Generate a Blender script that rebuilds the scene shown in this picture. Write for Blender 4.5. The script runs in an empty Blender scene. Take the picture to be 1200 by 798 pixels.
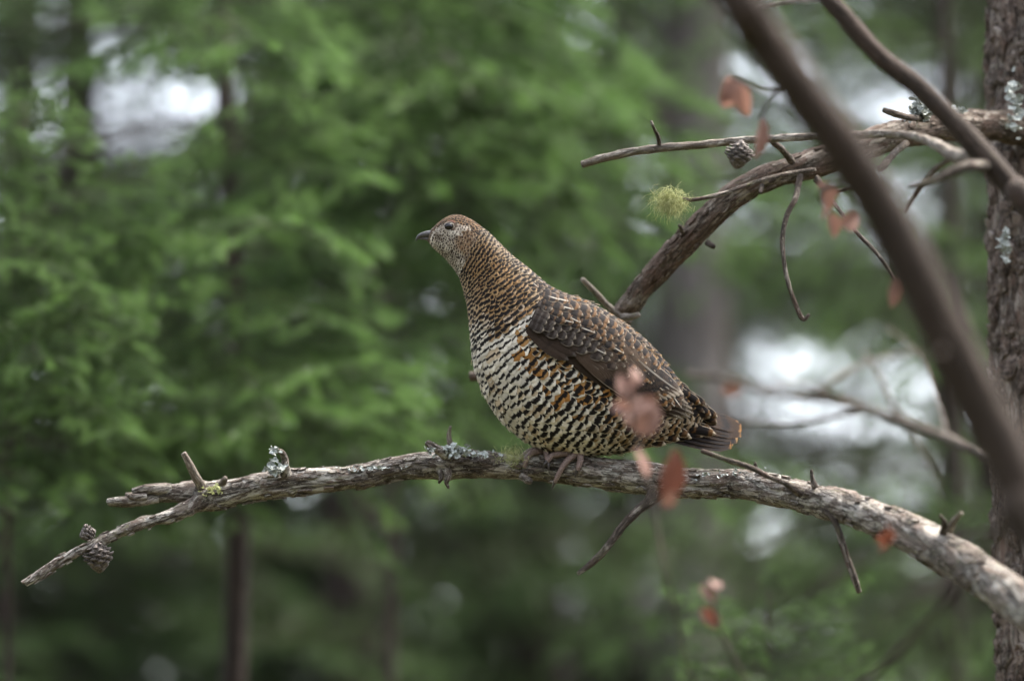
import bpy, math, random
import numpy as np
from mathutils import Vector, noise

random.seed(11)
RNG = np.random.default_rng(11)
R = math.radians
scene = bpy.context.scene
COL = scene.collection

# ------------------------------------------------------------------ camera
PITCH = R(10.0)
LENS = 136.0
K = 36.0 / LENS / 1200.0            # metres per photo pixel per metre of distance
CAM = np.array([0.0, 0.0, 1.6])
FW = np.array([0.0, math.cos(PITCH), math.sin(PITCH)])
UP = np.array([0.0, -math.sin(PITCH), math.cos(PITCH)])
RT = np.array([1.0, 0.0, 0.0])
D0 = 4.0                            # distance to the bird
PX = K * D0                         # size of one photo pixel at the bird
cam_data = bpy.data.cameras.new("camera")
cam = bpy.data.objects.new("camera", cam_data)
COL.objects.link(cam)
cam.location = CAM
cam.rotation_euler = (R(90) + PITCH, 0, 0)
cam_data.lens = LENS
cam_data.sensor_width = 36.0
cam_data.clip_start = 0.05
cam_data.clip_end = 1500.0
cam_data.dof.use_dof = True
cam_data.dof.focus_distance = D0 - 0.045
cam_data.dof.aperture_fstop = 2.7
cam_data.dof.aperture_blades = 0
scene.camera = cam

# ------------------------------------------------------------------ sky and sun
SUN_EL, SUN_AZ = R(57), R(66)      # azimuth clockwise from +Y
world = bpy.data.worlds.new("World")
scene.world = world
world.use_nodes = True
wn = world.node_tree
wn.nodes.clear()
w_out = wn.nodes.new("ShaderNodeOutputWorld")
w_bg = wn.nodes.new("ShaderNodeBackground")
w_sky = wn.nodes.new("ShaderNodeTexSky")
w_sky.sky_type = 'NISHITA'
w_sky.sun_disc = False
w_sky.sun_elevation = SUN_EL
w_sky.sun_rotation = SUN_AZ
w_sky.air_density = 1.0
w_sky.dust_density = 3.0
w_sky.ozone_density = 1.0
w_bg.inputs["Strength"].default_value = 0.13
w_hs = wn.nodes.new("ShaderNodeHueSaturation")      # overcast: the whole sky is paler than a clear one
w_hs.inputs["Saturation"].default_value = 0.4
wn.links.new(w_sky.outputs[0], w_hs.inputs["Color"])
wn.links.new(w_hs.outputs[0], w_bg.inputs[0])
wn.links.new(w_bg.outputs[0], w_out.inputs[0])

sun_data = bpy.data.lights.new("sun", 'SUN')
sun_data.energy = 1.5
sun_data.angle = R(18)
sun_data.color = (1.0, 0.93, 0.82)
sun = bpy.data.objects.new("sun", sun_data)
COL.objects.link(sun)
sv = Vector((math.sin(SUN_AZ) * math.cos(SUN_EL), math.cos(SUN_AZ) * math.cos(SUN_EL), math.sin(SUN_EL)))
sun.rotation_euler = sv.to_track_quat('Z', 'Y').to_euler()

scene.view_settings.view_transform = 'Standard'
scene.view_settings.look = 'None'
scene.view_settings.exposure = 2.92
scene.view_settings.gamma = 1.0
scene.view_settings.use_curve_mapping = False
scene.cycles.use_denoising = True
scene.cycles.max_bounces = 6
scene.cycles.diffuse_bounces = 3
scene.cycles.transmission_bounces = 4
scene.cycles.transparent_max_bounces = 4
scene.cycles.caustics_reflective = False
scene.cycles.caustics_refractive = False

# ------------------------------------------------------------------ helpers
def P(px, py, d=D0):
    """photo pixel + distance along the view axis -> world point"""
    return CAM + FW * d + RT * ((px - 600.0) * K * d) + UP * ((399.0 - py) * K * d)

def obj(name, me, parent=None, mat=None):
    o = bpy.data.objects.new(name, me)
    COL.objects.link(o)
    if mat is not None and me is not None and len(me.materials) == 0:
        me.materials.append(mat)
    if parent is not None:
        o.parent = parent
    return o

def thing(name, label, cat, group=None):
    o = bpy.data.objects.new(name, None)
    COL.objects.link(o)
    tag(o, label, cat, group)
    return o

def tag(o, label, cat, group=None):
    o["label"] = label
    o["category"] = cat
    if group:
        o["group"] = group
    return o

def kind(o, k):
    o["kind"] = k
    return o

def mesh(name, verts, faces, attrs=None, smooth=True):
    me = bpy.data.meshes.new(name)
    v = np.asarray(verts, dtype=np.float64)
    me.from_pydata(v.tolist() if len(v) < 4 else [tuple(x) for x in v], [], [tuple(f) for f in faces])
    if smooth:
        me.polygons.foreach_set("use_smooth", [True] * len(me.polygons))
    for k_, a in (attrs or {}).items():
        at = me.attributes.new(k_, 'FLOAT_VECTOR', 'POINT')
        at.data.foreach_set("vector", np.asarray(a, dtype=np.float32).ravel())
    me.update()
    return me

def fast_mesh(name, verts, quads, attrs=None, smooth=True):
    """numpy arrays: verts (n,3), faces (m,k) all with k corners"""
    verts = np.asarray(verts, dtype=np.float32)
    quads = np.asarray(quads, dtype=np.int32)
    m, k_ = quads.shape
    me = bpy.data.meshes.new(name)
    me.vertices.add(len(verts))
    me.vertices.foreach_set("co", verts.ravel())
    me.loops.add(m * k_)
    me.loops.foreach_set("vertex_index", quads.ravel())
    me.polygons.add(m)
    me.polygons.foreach_set("loop_start", np.arange(0, m * k_, k_, dtype=np.int32))
    me.polygons.foreach_set("loop_total", np.full(m, k_, dtype=np.int32))
    me.polygons.foreach_set("use_smooth", np.full(m, smooth, dtype=bool))
    for key, a in (attrs or {}).items():
        at = me.attributes.new(key, 'FLOAT_VECTOR', 'POINT')
        at.data.foreach_set("vector", np.asarray(a, dtype=np.float32).ravel())
    me.update(calc_edges=True)
    return me

def catmull(pts, n):
    """resample rows of pts with a Catmull-Rom spline at n even parameter steps"""
    pts = np.asarray(pts, dtype=float)
    m = len(pts)
    t = np.linspace(0, m - 1, n)
    return cr_eval(pts, t)

def cr_eval(pts, t):
    m = len(pts)
    t = np.clip(t, 0, m - 1 - 1e-9)
    i = np.floor(t).astype(int)
    f = (t - i)
    if pts.ndim > 1:
        f = f[..., None]
    p0 = pts[np.clip(i - 1, 0, m - 1)]
    p1 = pts[i]
    p2 = pts[np.clip(i + 1, 0, m - 1)]
    p3 = pts[np.clip(i + 2, 0, m - 1)]
    return 0.5 * ((2 * p1) + (-p0 + p2) * f + (2 * p0 - 5 * p1 + 4 * p2 - p3) * f ** 2 + (-p0 + 3 * p1 - 3 * p2 + p3) * f ** 3)

def frames(c):
    """parallel-transported frames along the polyline c"""
    n = len(c)
    t = np.gradient(c, axis=0)
    t /= np.linalg.norm(t, axis=1)[:, None] + 1e-12
    a = np.zeros((n, 3))
    ref = np.array([0, 0, 1.0]) if abs(t[0][2]) < 0.9 else np.array([1.0, 0, 0])
    v = ref - t[0] * ref.dot(t[0])
    v /= np.linalg.norm(v)
    for i in range(n):
        v = v - t[i] * v.dot(t[i])
        v /= np.linalg.norm(v) + 1e-12
        a[i] = v
    b = np.cross(t, a)
    return t, a, b

def tube_world(name, ctrl, seg, sides, disp=None, closed_tip=True):
    """ctrl rows: x y z radius. Returns mesh with attribute 'straight' (along, r cos, r sin)"""
    ctrl = np.asarray(ctrl, dtype=float)
    L = np.sum(np.linalg.norm(np.diff(ctrl[:, :3], axis=0), axis=1))
    n = max(4, int(L / seg))
    dense = catmull(ctrl, n * 4)
    s = np.concatenate([[0], np.cumsum(np.linalg.norm(np.diff(dense[:, :3], axis=0), axis=1))])
    tt = np.linspace(0, s[-1], n)
    c = np.stack([np.interp(tt, s, dense[:, j]) for j in range(4)], axis=1)
    cen, rad = c[:, :3], np.maximum(c[:, 3], 1e-4)
    t, a, b = frames(cen)
    ang = np.linspace(0, 2 * math.pi, sides, endpoint=False)
    ca, sa = np.cos(ang), np.sin(ang)
    straight = np.zeros((n, sides, 3))
    straight[:, :, 0] = tt[:, None]
    straight[:, :, 1] = rad[:, None] * ca
    straight[:, :, 2] = rad[:, None] * sa
    dr = np.zeros((n, sides))
    flake = np.zeros((n, sides, 3))
    if disp is not None:
        for i in range(n):
            for j in range(sides):
                d_, f_ = disp(straight[i, j], rad[i])
                dr[i, j] = d_
                flake[i, j, 0] = f_
    r_ = rad[:, None] + dr
    v = cen[:, None, :] + a[:, None, :] * (r_ * ca)[:, :, None] + b[:, None, :] * (r_ * sa)[:, :, None]
    verts = v.reshape(-1, 3)
    ii, jj = np.meshgrid(np.arange(n - 1), np.arange(sides), indexing='ij')
    j2 = (jj + 1) % sides
    q = np.stack([ii * sides + jj, ii * sides + j2, (ii + 1) * sides + j2, (ii + 1) * sides + jj], axis=-1).reshape(-1, 4)
    # end caps: centre vertices, degenerate-free triangles stored as quads with doubled centre ring
    st = straight.reshape(-1, 3)
    fl = flake.reshape(-1, 3)
    nv = len(verts)
    verts = np.vstack([verts, cen[0] - t[0] * rad[0] * 0.25, cen[-1] + t[-1] * rad[-1] * 0.35])
    st = np.vstack([st, [tt[0], 0, 0], [tt[-1], 0, 0]])
    fl = np.vstack([fl, [0, 0, 0], [0, 0, 0]])
    faces = [tuple(x) for x in q.tolist()]
    for j in range(sides):
        k_ = (j + 1) % sides
        faces.append((nv, k_, j))
        faces.append((nv + 1, (n - 1) * sides + j, (n - 1) * sides + k_))
    return mesh(name, verts, faces, {"straight": st, "flake": fl})

def tube_px(name, pts, seg=0.002, sides=10, disp=None):
    """pts rows: px, py, distance, diameter in photo px"""
    ctrl = [list(P(a, b, d)) + [w * 0.5 * K * d] for a, b, d, w in pts]
    return tube_world(name, ctrl, seg, sides, disp)

def nz(x, y, z):
    return noise.noise((x, y, z))

# ------------------------------------------------------------------ materials
class NT:
    def __init__(self, name):
        self.m = bpy.data.materials.new(name)
        self.m.use_nodes = True
        self.t = self.m.node_tree
        self.t.nodes.clear()
        self.out = self.n("ShaderNodeOutputMaterial")
        self.b = self.n("ShaderNodeBsdfPrincipled")
        self.l(self.b.outputs[0], self.out.inputs[0])
    def n(self, ty, **kw):
        o = self.t.nodes.new(ty)
        for k_, v in kw.items():
            setattr(o, k_, v)
        return o
    def l(self, a, b):
        self.t.links.new(a, b)
    def put(self, sock, v):
        if isinstance(v, bpy.types.NodeSocket):
            self.l(v, sock)
        else:
            sock.default_value = v
    def math(self, op, a, b=0.0, c=0.0, clamp=False):
        o = self.n("ShaderNodeMath", operation=op, use_clamp=clamp)
        for i, v in enumerate((a, b, c)):
            self.put(o.inputs[i], v)
        return o.outputs[0]
    def mix(self, f, a, b, blend='MIX'):
        o = self.n("ShaderNodeMix", data_type='RGBA', blend_type=blend)
        self.put(o.inputs[0], f)
        for s, v in ((o.inputs[6], a), (o.inputs[7], b)):
            self.put(s, v if isinstance(v, bpy.types.NodeSocket) else (*v[:3], 1.0))
        return o.outputs[2]
    def attr(self, name):
        return self.n("ShaderNodeAttribute", attribute_name=name)
    def noise(self, vec, scale, detail=3.0, rough=0.55, dist=0.0):
        o = self.n("ShaderNodeTexNoise")
        if vec is not None:
            self.l(vec, o.inputs["Vector"])
        o.inputs["Scale"].default_value = scale
        o.inputs["Detail"].default_value = detail
        o.inputs["Roughness"].default_value = rough
        o.inputs["Distortion"].default_value = dist
        return o.outputs["Fac"]
    def step(self, x, lo, hi):
        o = self.n("ShaderNodeMapRange", interpolation_type='SMOOTHSTEP')
        self.put(o.inputs[0], x)
        self.put(o.inputs[1], lo)
        self.put(o.inputs[2], hi)
        return o.outputs[0]
    def scale(self, vec, s):
        o = self.n("ShaderNodeVectorMath", operation='MULTIPLY')
        self.l(vec, o.inputs[0])
        o.inputs[1].default_value = s
        return o.outputs[0]
    def bump(self, h, dist, strength=1.0):
        o = self.n("ShaderNodeBump")
        o.inputs["Strength"].default_value = strength
        o.inputs["Distance"].default_value = dist
        self.l(h, o.inputs["Height"])
        self.l(o.outputs[0], self.b.inputs["Normal"])
    def rough(self, v, spec=0.3):
        self.put(self.b.inputs["Roughness"], v)
        self.b.inputs["Specular IOR Level"].default_value = spec

def mat_bark(name, c_dark, c_mid, c_pale, c_flake, c_green, sc=1.0, green=0.5, pale=0.52):
    m = NT(name)
    st = m.attr("straight").outputs["Vector"]
    fl = m.attr("flake").outputs["Vector"]
    sep = m.n("ShaderNodeSeparateXYZ")
    m.l(fl, sep.inputs[0])
    long_ = m.scale(st, (35 * sc, 330 * sc, 330 * sc))
    fine = m.noise(long_, 1.0, 6, 0.7, 0.5)
    broad = m.noise(m.scale(st, (26 * sc, 75 * sc, 75 * sc)), 1.0, 6, 0.7, 0.8)
    broad2 = m.noise(m.scale(st, (16 * sc, 40 * sc, 40 * sc)), 1.3, 5, 0.65, 0.5)
    speck = m.noise(m.scale(st, (300 * sc, 420 * sc, 420 * sc)), 1.0, 4, 0.75)
    crack = m.math('ABSOLUTE', m.math('SUBTRACT', m.noise(m.scale(st, (22 * sc, 190 * sc, 190 * sc)), 1.0, 4, 0.6, 1.2), 0.5))
    crk = m.math('SUBTRACT', 1.0, m.step(crack, 0.004, 0.035))
    c = m.mix(m.step(fine, 0.34, 0.62), c_dark, c_mid)
    c = m.mix(m.math('MULTIPLY', m.step(broad2, 0.53, 0.60), 0.6), c, c_flake)
    c = m.mix(m.math('MULTIPLY', m.step(broad, pale, pale + 0.09), m.step(fine, 0.30, 0.55)), c, c_pale)
    c = m.mix(m.math('MULTIPLY', sep.outputs[0], 0.35), c, c_flake)
    c = m.mix(m.math('MULTIPLY', m.step(m.noise(m.scale(st, (34, 80, 80)), 1.7, 6, 0.75), 0.60 - 0.12 * green, 0.68), 0.6), c, c_green)
    c = m.mix(m.math('MULTIPLY', m.step(speck, 0.58, 0.66), 0.8), c, c_pale)
    c = m.mix(m.math('MULTIPLY', m.step(speck, 0.42, 0.34), 0.8), c, c_dark)
    c = m.mix(m.math('MULTIPLY', crk, 0.8), c, c_dark)
    m.l(c, m.b.inputs["Base Color"])
    m.rough(0.85, 0.25)
    h = m.math('SUBTRACT', m.math('ADD', m.math('MULTIPLY', fine, 0.8), m.math('MULTIPLY', speck, 0.6)), m.math('MULTIPLY', crk, 0.5))
    m.bump(h, 0.0022, 1.0)
    return m.m

def mat_simple(name, c1, c2, scale, rough=0.7, spec=0.3, bump=0.0, detail=4, coord="Object", trans=0.0, rand=0.0):
    m = NT(name)
    tc = m.n("ShaderNodeTexCoord").outputs[coord]
    f = m.noise(tc, scale, detail, 0.6)
    c = m.mix(m.step(f, 0.32, 0.68), c1, c2)
    if rand:
        oi = m.n("ShaderNodeObjectInfo")
        hsv = m.n("ShaderNodeHueSaturation")
        m.l(c, hsv.inputs["Color"])
        m.l(m.math('ADD', m.math('MULTIPLY', oi.outputs["Random"], 2 * rand), 1.0 - rand), hsv.inputs["Value"])
        c = hsv.outputs[0]
    m.l(c, m.b.inputs["Base Color"])
    m.rough(rough, spec)
    if bump:
        m.bump(f, bump)
    if trans:
        t = m.n("ShaderNodeBsdfTranslucent")
        m.l(c, t.inputs[0])
        mx = m.n("ShaderNodeMixShader")
        mx.inputs[0].default_value = trans
        m.l(m.b.outputs[0], mx.inputs[1])
        m.l(t.outputs[0], mx.inputs[2])
        m.l(mx.outputs[0], m.out.inputs[0])
    return m.m

def mat_feather():
    m = NT("barred_plumage")
    fuv = m.attr("fuv").outputs["Vector"]
    sep = m.n("ShaderNodeSeparateXYZ")
    m.l(fuv, sep.inputs[0])
    a, b, rnd = sep.outputs
    par = m.n("ShaderNodeSeparateXYZ")
    m.l(m.attr("fpar").outputs["Vector"], par.inputs[0])
    bc, bw, ew = par.outputs
    par2 = m.n("ShaderNodeSeparateXYZ")
    m.l(m.attr("fpar2").outputs["Vector"], par2.inputs[0])
    streak, period, verm = par2.outputs
    base = m.attr("fbase").outputs["Color"]
    bar = m.attr("fbar").outputs["Color"]
    edge = m.attr("fedge").outputs["Color"]
    tc = m.n("ShaderNodeTexCoord").outputs["Object"]
    n1 = m.noise(tc, 420.0, 3, 0.6)
    n2 = m.noise(tc, 1300.0, 2, 0.6)
    aa = m.math('ABSOLUTE', a)
    wob = m.math('MULTIPLY', m.math('SUBTRACT', n1, 0.5), 0.22)
    bb = m.math('ADD', m.math('ADD', b, m.math('MULTIPLY', m.math('POWER', aa, 2.0), 0.045)), wob)
    d1 = m.math('ABSOLUTE', m.math('SUBTRACT', bb, bc))
    d2 = m.math('ABSOLUTE', m.math('SUBTRACT', bb, m.math('SUBTRACT', bc, period)))
    d3 = m.math('ABSOLUTE', m.math('SUBTRACT', bb, m.math('SUBTRACT', bc, m.math('MULTIPLY', period, 2.0))))
    d = m.math('MINIMUM', m.math('MINIMUM', d1, d2), d3)
    spot = m.math('MAXIMUM', m.math('SUBTRACT', 1.0, m.step(m.math('ADD', aa, m.math('MULTIPLY', wob, 1.5)), 0.35, 0.75)), m.step(streak, -0.6, -0.4))
    mask = m.math('SUBTRACT', 1.0, m.step(d, m.math('SUBTRACT', bw, 0.045), m.math('ADD', bw, 0.045)))
    mask = m.math('MULTIPLY', mask, spot)
    c = m.mix(mask, base, bar)
    # fine vermiculation
    vm = m.math('MULTIPLY', m.step(n2, 0.5, 0.6), verm)
    c = m.mix(vm, c, bar)
    e1 = m.step(m.math('ADD', b, m.math('MULTIPLY', wob, 0.5)), m.math('SUBTRACT', 1.0, ew), m.math('SUBTRACT', 1.02, m.math('MULTIPLY', ew, 0.6)))
    e2 = m.math('MULTIPLY', m.step(aa, m.math('SUBTRACT', 1.0, m.math('MULTIPLY', ew, 1.3)), 1.0), m.math('MULTIPLY', rnd, m.step(b, 0.3, 0.6)))
    e = m.math('MAXIMUM', e1, e2)
    e = m.math('MULTIPLY', e, m.step(ew, 0.0, 0.05))
    c = m.mix(e, c, edge)
    sm = m.math('MULTIPLY', m.math('SUBTRACT', 1.0, m.step(aa, 0.04, 0.15)), m.math('MULTIPLY', m.math('MAXIMUM', streak, 0.0), m.step(b, 0.25, 0.6)))
    c = m.mix(sm, c, (0.62, 0.56, 0.47))
    # barbs: fine oblique lines, only a slight change in tone
    bw_ = m.math('SINE', m.math('MULTIPLY', m.math('ADD', m.math('MULTIPLY', aa, 0.7), m.math('MULTIPLY', b, -1.0)), 62.0))
    tone = m.math('ADD', m.math('MULTIPLY', bw_, 0.07), m.math('ADD', 0.80, m.math('MULTIPLY', n2, 0.4)))
    c = m.mix(1.0, c, m.n("ShaderNodeCombineXYZ").outputs[0], 'MULTIPLY') if False else c
    hs = m.n("ShaderNodeHueSaturation")
    m.l(c, hs.inputs["Color"])
    m.l(tone, hs.inputs["Value"])
    m.l(hs.outputs[0], m.b.inputs["Base Color"])
    m.rough(0.7, 0.1)
    m.bump(m.math('ADD', bw_, m.math('MULTIPLY', n2, 1.0)), 0.0002, 0.6)
    return m.m

M = {}
M['feather'] = mat_feather()
M['deadwood'] = mat_bark("weathered_dead_bark", (0.030, 0.022, 0.017), (0.175, 0.150, 0.125), (0.48, 0.445, 0.39), (0.18, 0.128, 0.10), (0.15, 0.15, 0.08), 1.0, 0.5, 0.47)
M['upper_bark'] = mat_bark("brown_branch_bark", (0.03, 0.02, 0.014), (0.135, 0.102, 0.077), (0.33, 0.285, 0.235), (0.15, 0.094, 0.07), (0.12, 0.115, 0.06), 1.0, 0.4, 0.52)
M['twig'] = mat_bark("grey_twig_bark", (0.03, 0.022, 0.017), (0.11, 0.085, 0.066), (0.30, 0.26, 0.22), (0.10, 0.06, 0.045), (0.11, 0.11, 0.045), 1.6, 0.6)
M['pale_twig'] = mat_bark("bleached_twig_wood", (0.09, 0.07, 0.055), (0.27, 0.23, 0.19), (0.46, 0.41, 0.35), (0.2, 0.15, 0.11), (0.17, 0.17, 0.07), 1.6, 0.4)
M['trunk_bark'] = mat_bark("scaly_trunk_bark", (0.022, 0.016, 0.013), (0.165, 0.125, 0.10), (0.34, 0.295, 0.255), (0.15, 0.092, 0.068), (0.13, 0.14, 0.105), 0.6, 0.4, 0.5)
M['stem'] = mat_bark("smooth_brown_stem_bark", (0.025, 0.017, 0.012), (0.056, 0.039, 0.029), (0.10, 0.076, 0.06), (0.053, 0.034, 0.025), (0.08, 0.07, 0.045), 0.6, 0.1, 0.6)
M['far_trunk'] = mat_bark("grey_forest_trunk_bark", (0.04, 0.034, 0.031), (0.105, 0.09, 0.082), (0.18, 0.16, 0.15), (0.09, 0.07, 0.06), (0.13, 0.13, 0.1), 0.2, 0.3)
M['spruce_trunk'] = mat_bark("dark_spruce_bark", (0.016, 0.011, 0.009), (0.05, 0.036, 0.03), (0.12, 0.10, 0.085), (0.05, 0.032, 0.025), (0.06, 0.06, 0.035), 0.4, 0.3, 0.62)
M['lichen'] = mat_simple("pale_foliose_lichen", (0.22, 0.24, 0.22), (0.50, 0.52, 0.49), 500, 0.9, 0.1)
M['moss'] = mat_simple("yellow_green_beard_lichen", (0.25, 0.265, 0.10), (0.47, 0.475, 0.25), 260, 0.9, 0.1, trans=0.25)
M['cone'] = mat_simple("grey_brown_cone_scale", (0.045, 0.034, 0.029), (0.20, 0.17, 0.15), 420, 0.75, 0.3, rand=0.25)
M['leaf_pink'] = mat_simple("withered_pinkish_leaf", (0.155, 0.078, 0.058), (0.27, 0.15, 0.115), 120, 0.6, 0.3, trans=0.25, rand=0.25)
M['leaf_rust'] = mat_simple("withered_rust_leaf", (0.12, 0.040, 0.024), (0.20, 0.072, 0.042), 120, 0.6, 0.3, trans=0.35, rand=0.2)
M['needle'] = mat_simple("spruce_needle", (0.036, 0.066, 0.021), (0.066, 0.112, 0.032), 3.0, 0.5, 0.35, trans=0.3, rand=0.25)
M['needle_dark'] = mat_simple("shaded_spruce_needle", (0.024, 0.034, 0.014), (0.042, 0.058, 0.022), 2.0, 0.55, 0.3, trans=0.25, rand=0.3)  # darker copy of the needle green, forest shade put into the colour
M['needle_bright'] = mat_simple("lit_fresh_spruce_needle", (0.068, 0.128, 0.036), (0.122, 0.212, 0.056), 4.0, 0.5, 0.35, trans=0.35, rand=0.2)  # twig tips: light from above is worked into this brighter green
M['beak'] = mat_simple("dark_horn", (0.035, 0.03, 0.028), (0.10, 0.09, 0.085), 300, 0.35, 0.5)
M['skin'] = mat_simple("scaly_toe_skin", (0.14, 0.095, 0.082), (0.27, 0.19, 0.165), 700, 0.55, 0.4, bump=0.0005)
M['claw'] = mat_simple("dark_claw_horn", (0.025, 0.02, 0.018), (0.07, 0.055, 0.05), 500, 0.4, 0.5)
M['eye'] = mat_simple("glossy_dark_eye", (0.006, 0.004, 0.003), (0.014, 0.008, 0.006), 50, 0.0, 0.5)
M['lid'] = mat_simple("pale_eyelid_skin", (0.32, 0.27, 0.22), (0.5, 0.43, 0.36), 900, 0.7, 0.3)
M['comb'] = mat_simple("small_red_brow_skin", (0.20, 0.07, 0.055), (0.32, 0.14, 0.11), 900, 0.7, 0.3)
M['down'] = mat_simple("grey_brown_down", (0.08, 0.06, 0.045), (0.16, 0.12, 0.09), 300, 0.9, 0.1)
M['wing_under'] = mat_simple("dark_wing_skin", (0.03, 0.024, 0.02), (0.055, 0.043, 0.036), 300, 0.8, 0.1)
M['ground'] = mat_simple("mossy_forest_floor", (0.035, 0.045, 0.018), (0.09, 0.075, 0.045), 2.5, 0.95, 0.1, bump=0.05, detail=8)

# ------------------------------------------------------------------ ground
def build_ground():
    n = 90
    g = np.linspace(-1, 1, n)
    xs = np.sign(g) * np.abs(g) ** 2.2 * 400
    X, Y = np.meshgrid(xs, xs + 20, indexing='ij')
    Z = np.zeros_like(X)
    for i in range(n):
        for j in range(n):
            Z[i, j] = 0.18 * nz(X[i, j] * 0.25, Y[i, j] * 0.25, 3.0) + 0.05 * nz(X[i, j] * 1.1, Y[i, j] * 1.1, 9.0) - 0.05
    v = np.stack([X, Y, Z], axis=-1).reshape(-1, 3)
    ii, jj = np.meshgrid(np.arange(n - 1), np.arange(n - 1), indexing='ij')
    q = np.stack([ii * n + jj, (ii + 1) * n + jj, (ii + 1) * n + jj + 1, ii * n + jj + 1], axis=-1).reshape(-1, 4)
    kind(obj("ground", fast_mesh("ground", v, q), None, M['ground']), "structure")
build_ground()

# ------------------------------------------------------------------ spruces
def bough_mesh(name, seed, length=1.0, n_side=10, nl=0.011, nw=0.0016, step=0.0034, per=5, side_len=0.48, droop=0.22, thick=1.0, sub=0.08, mats=('spruce_trunk', 'needle', 'needle_bright')):
    """a spruce bough growing along +X, flat side up, needles as single triangles; last twig parts carry fresh needles, coloured brighter as if lit from above"""
    rg = np.random.default_rng(seed)
    verts, tris, mid = [], [], []
    nV = [0]
    twigs = []
    def axis(p0, d, L, dr, n=8, up=0.0):
        pts = [np.array(p0, float)]
        d = np.array(d, float)
        for i in range(n):
            f = i / n
            dd = d.copy()
            dd[2] += -dr * f * 1.3 + up * f * f
            dd += rg.normal(0, 0.05, 3)
            dd /= np.linalg.norm(dd)
            pts.append(pts[-1] + dd * L / n)
        return np.array(pts)
    main = axis((0, 0, 0), (1, 0, 0.06), length, droop * 2.0, 12, up=droop * 1.9)
    twigs.append((main, 0.55, 1.0))
    for i in range(n_side):
        f = 0.12 + 0.86 * (i + rg.uniform(-.3, .3)) / n_side
        k_ = f * 12
        i0 = int(min(11, max(0, k_)))
        p = main[i0] + (main[i0 + 1] - main[i0]) * (k_ - i0)
        for s in (-1, 1):
            if rg.random() < 0.1:
                continue
            L = side_len * length * (1 - f) ** 0.75 * rg.uniform(0.75, 1.15) + 0.05 * length
            an = R(rg.uniform(42, 64))
            d = (math.cos(an), s * math.sin(an), rg.uniform(-0.25, 0.05))
            tw = axis(p, d, L, 0.28 + 0.25 * rg.random(), 7)
            twigs.append((tw, 0.25, 0.9))
            ns = int(L / (sub * length))
            for q in range(ns):
                ff = 0.2 + 0.75 * (q + 0.5) / max(1, ns)
                kk = ff * 7
                j0 = int(min(6, kk))
                pp = tw[j0] + (tw[j0 + 1] - tw[j0]) * (kk - j0)
                base = tw[j0 + 1] - tw[j0]
                base /= np.linalg.norm(base)
                side = np.array([-base[1], base[0], 0]) * (1 if (q + i) % 2 else -1)
                d2 = base * 0.75 + side * 0.7 + np.array([0, 0, rg.uniform(-0.35, 0.0)])
                d2 /= np.linalg.norm(d2)
                L2 = (0.06 + 0.11 * (1 - ff)) * length * rg.uniform(0.7, 1.2)
                twigs.append((axis(pp, d2, L2, 0.3, 4), 0.0, 0.8))
    V, T, MI = [], [], []
    cnt = 0
    for tw, bare, _ in twigs:
        seg = np.linalg.norm(np.diff(tw, axis=0), axis=1)
        s = np.concatenate([[0], np.cumsum(seg)])
        n = max(2, int(s[-1] / step))
        t = np.linspace(bare * s[-1] * 0.5, s[-1], n)
        c = np.stack([np.interp(t, s, tw[:, j]) for j in range(3)], axis=1)
        tg = np.gradient(c, axis=0)
        tg /= np.linalg.norm(tg, axis=1)[:, None] + 1e-9
        ref = np.tile([0, 0, 1.0], (n, 1))
        a = np.cross(tg, ref)
        a /= np.linalg.norm(a, axis=1)[:, None] + 1e-9
        b = np.cross(a, tg)
        for k_ in range(per):
            th = rg.uniform(-0.6, math.pi + 0.6, n)     # needles sit on the upper and lateral sides
            rad = a * np.cos(th)[:, None] + b * np.sin(th)[:, None]
            d = tg * rg.uniform(0.5, 0.9, n)[:, None] + rad
            d /= np.linalg.norm(d, axis=1)[:, None]
            w = np.cross(d, rg.normal(0, 1, (n, 3)))
            w /= np.linalg.norm(w, axis=1)[:, None] + 1e-9
            ln = nl * rg.uniform(0.75, 1.2, n)[:, None]
            v = np.stack([c - w * nw * 0.5, c + w * nw * 0.5, c + d * ln], axis=1)
            V.append(v.reshape(-1, 3))
            T.append(np.arange(n * 3).reshape(-1, 3) + cnt)
            cnt += n * 3
            MI.append(np.where(t > s[-1] - 0.075 * length, 2, 1))
        # wood: three-sided sliver
        w0 = thick * 0.006 * length if bare > 0.5 else thick * 0.0028 * length if bare > 0.2 else thick * 0.0016 * length
        m_ = len(tw)
        tt = np.linspace(1, 0.35, m_)[:, None]
        off = [np.array([0, 1, 0]), np.array([0, -0.5, 0.8]), np.array([0, -0.5, -0.8])]
        rings = np.stack([tw + o * w0 * tt for o in off], axis=1).reshape(-1, 3)
        f = []
        for i in range(m_ - 1):
            for j in range(3):
                k2 = (j + 1) % 3
                A, B, C, D = i * 3 + j, i * 3 + k2, (i + 1) * 3 + k2, (i + 1) * 3 + j
                f += [(A, B, C), (A, C, D)]
        V.append(rings)
        T.append(np.array(f) + cnt)
        cnt += len(rings)
        MI.append(np.zeros(len(f), int))
    me = fast_mesh(name, np.vstack(V), np.vstack(T), smooth=False)
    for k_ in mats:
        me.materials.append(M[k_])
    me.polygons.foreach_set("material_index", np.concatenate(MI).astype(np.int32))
    me.update()
    return me

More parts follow.
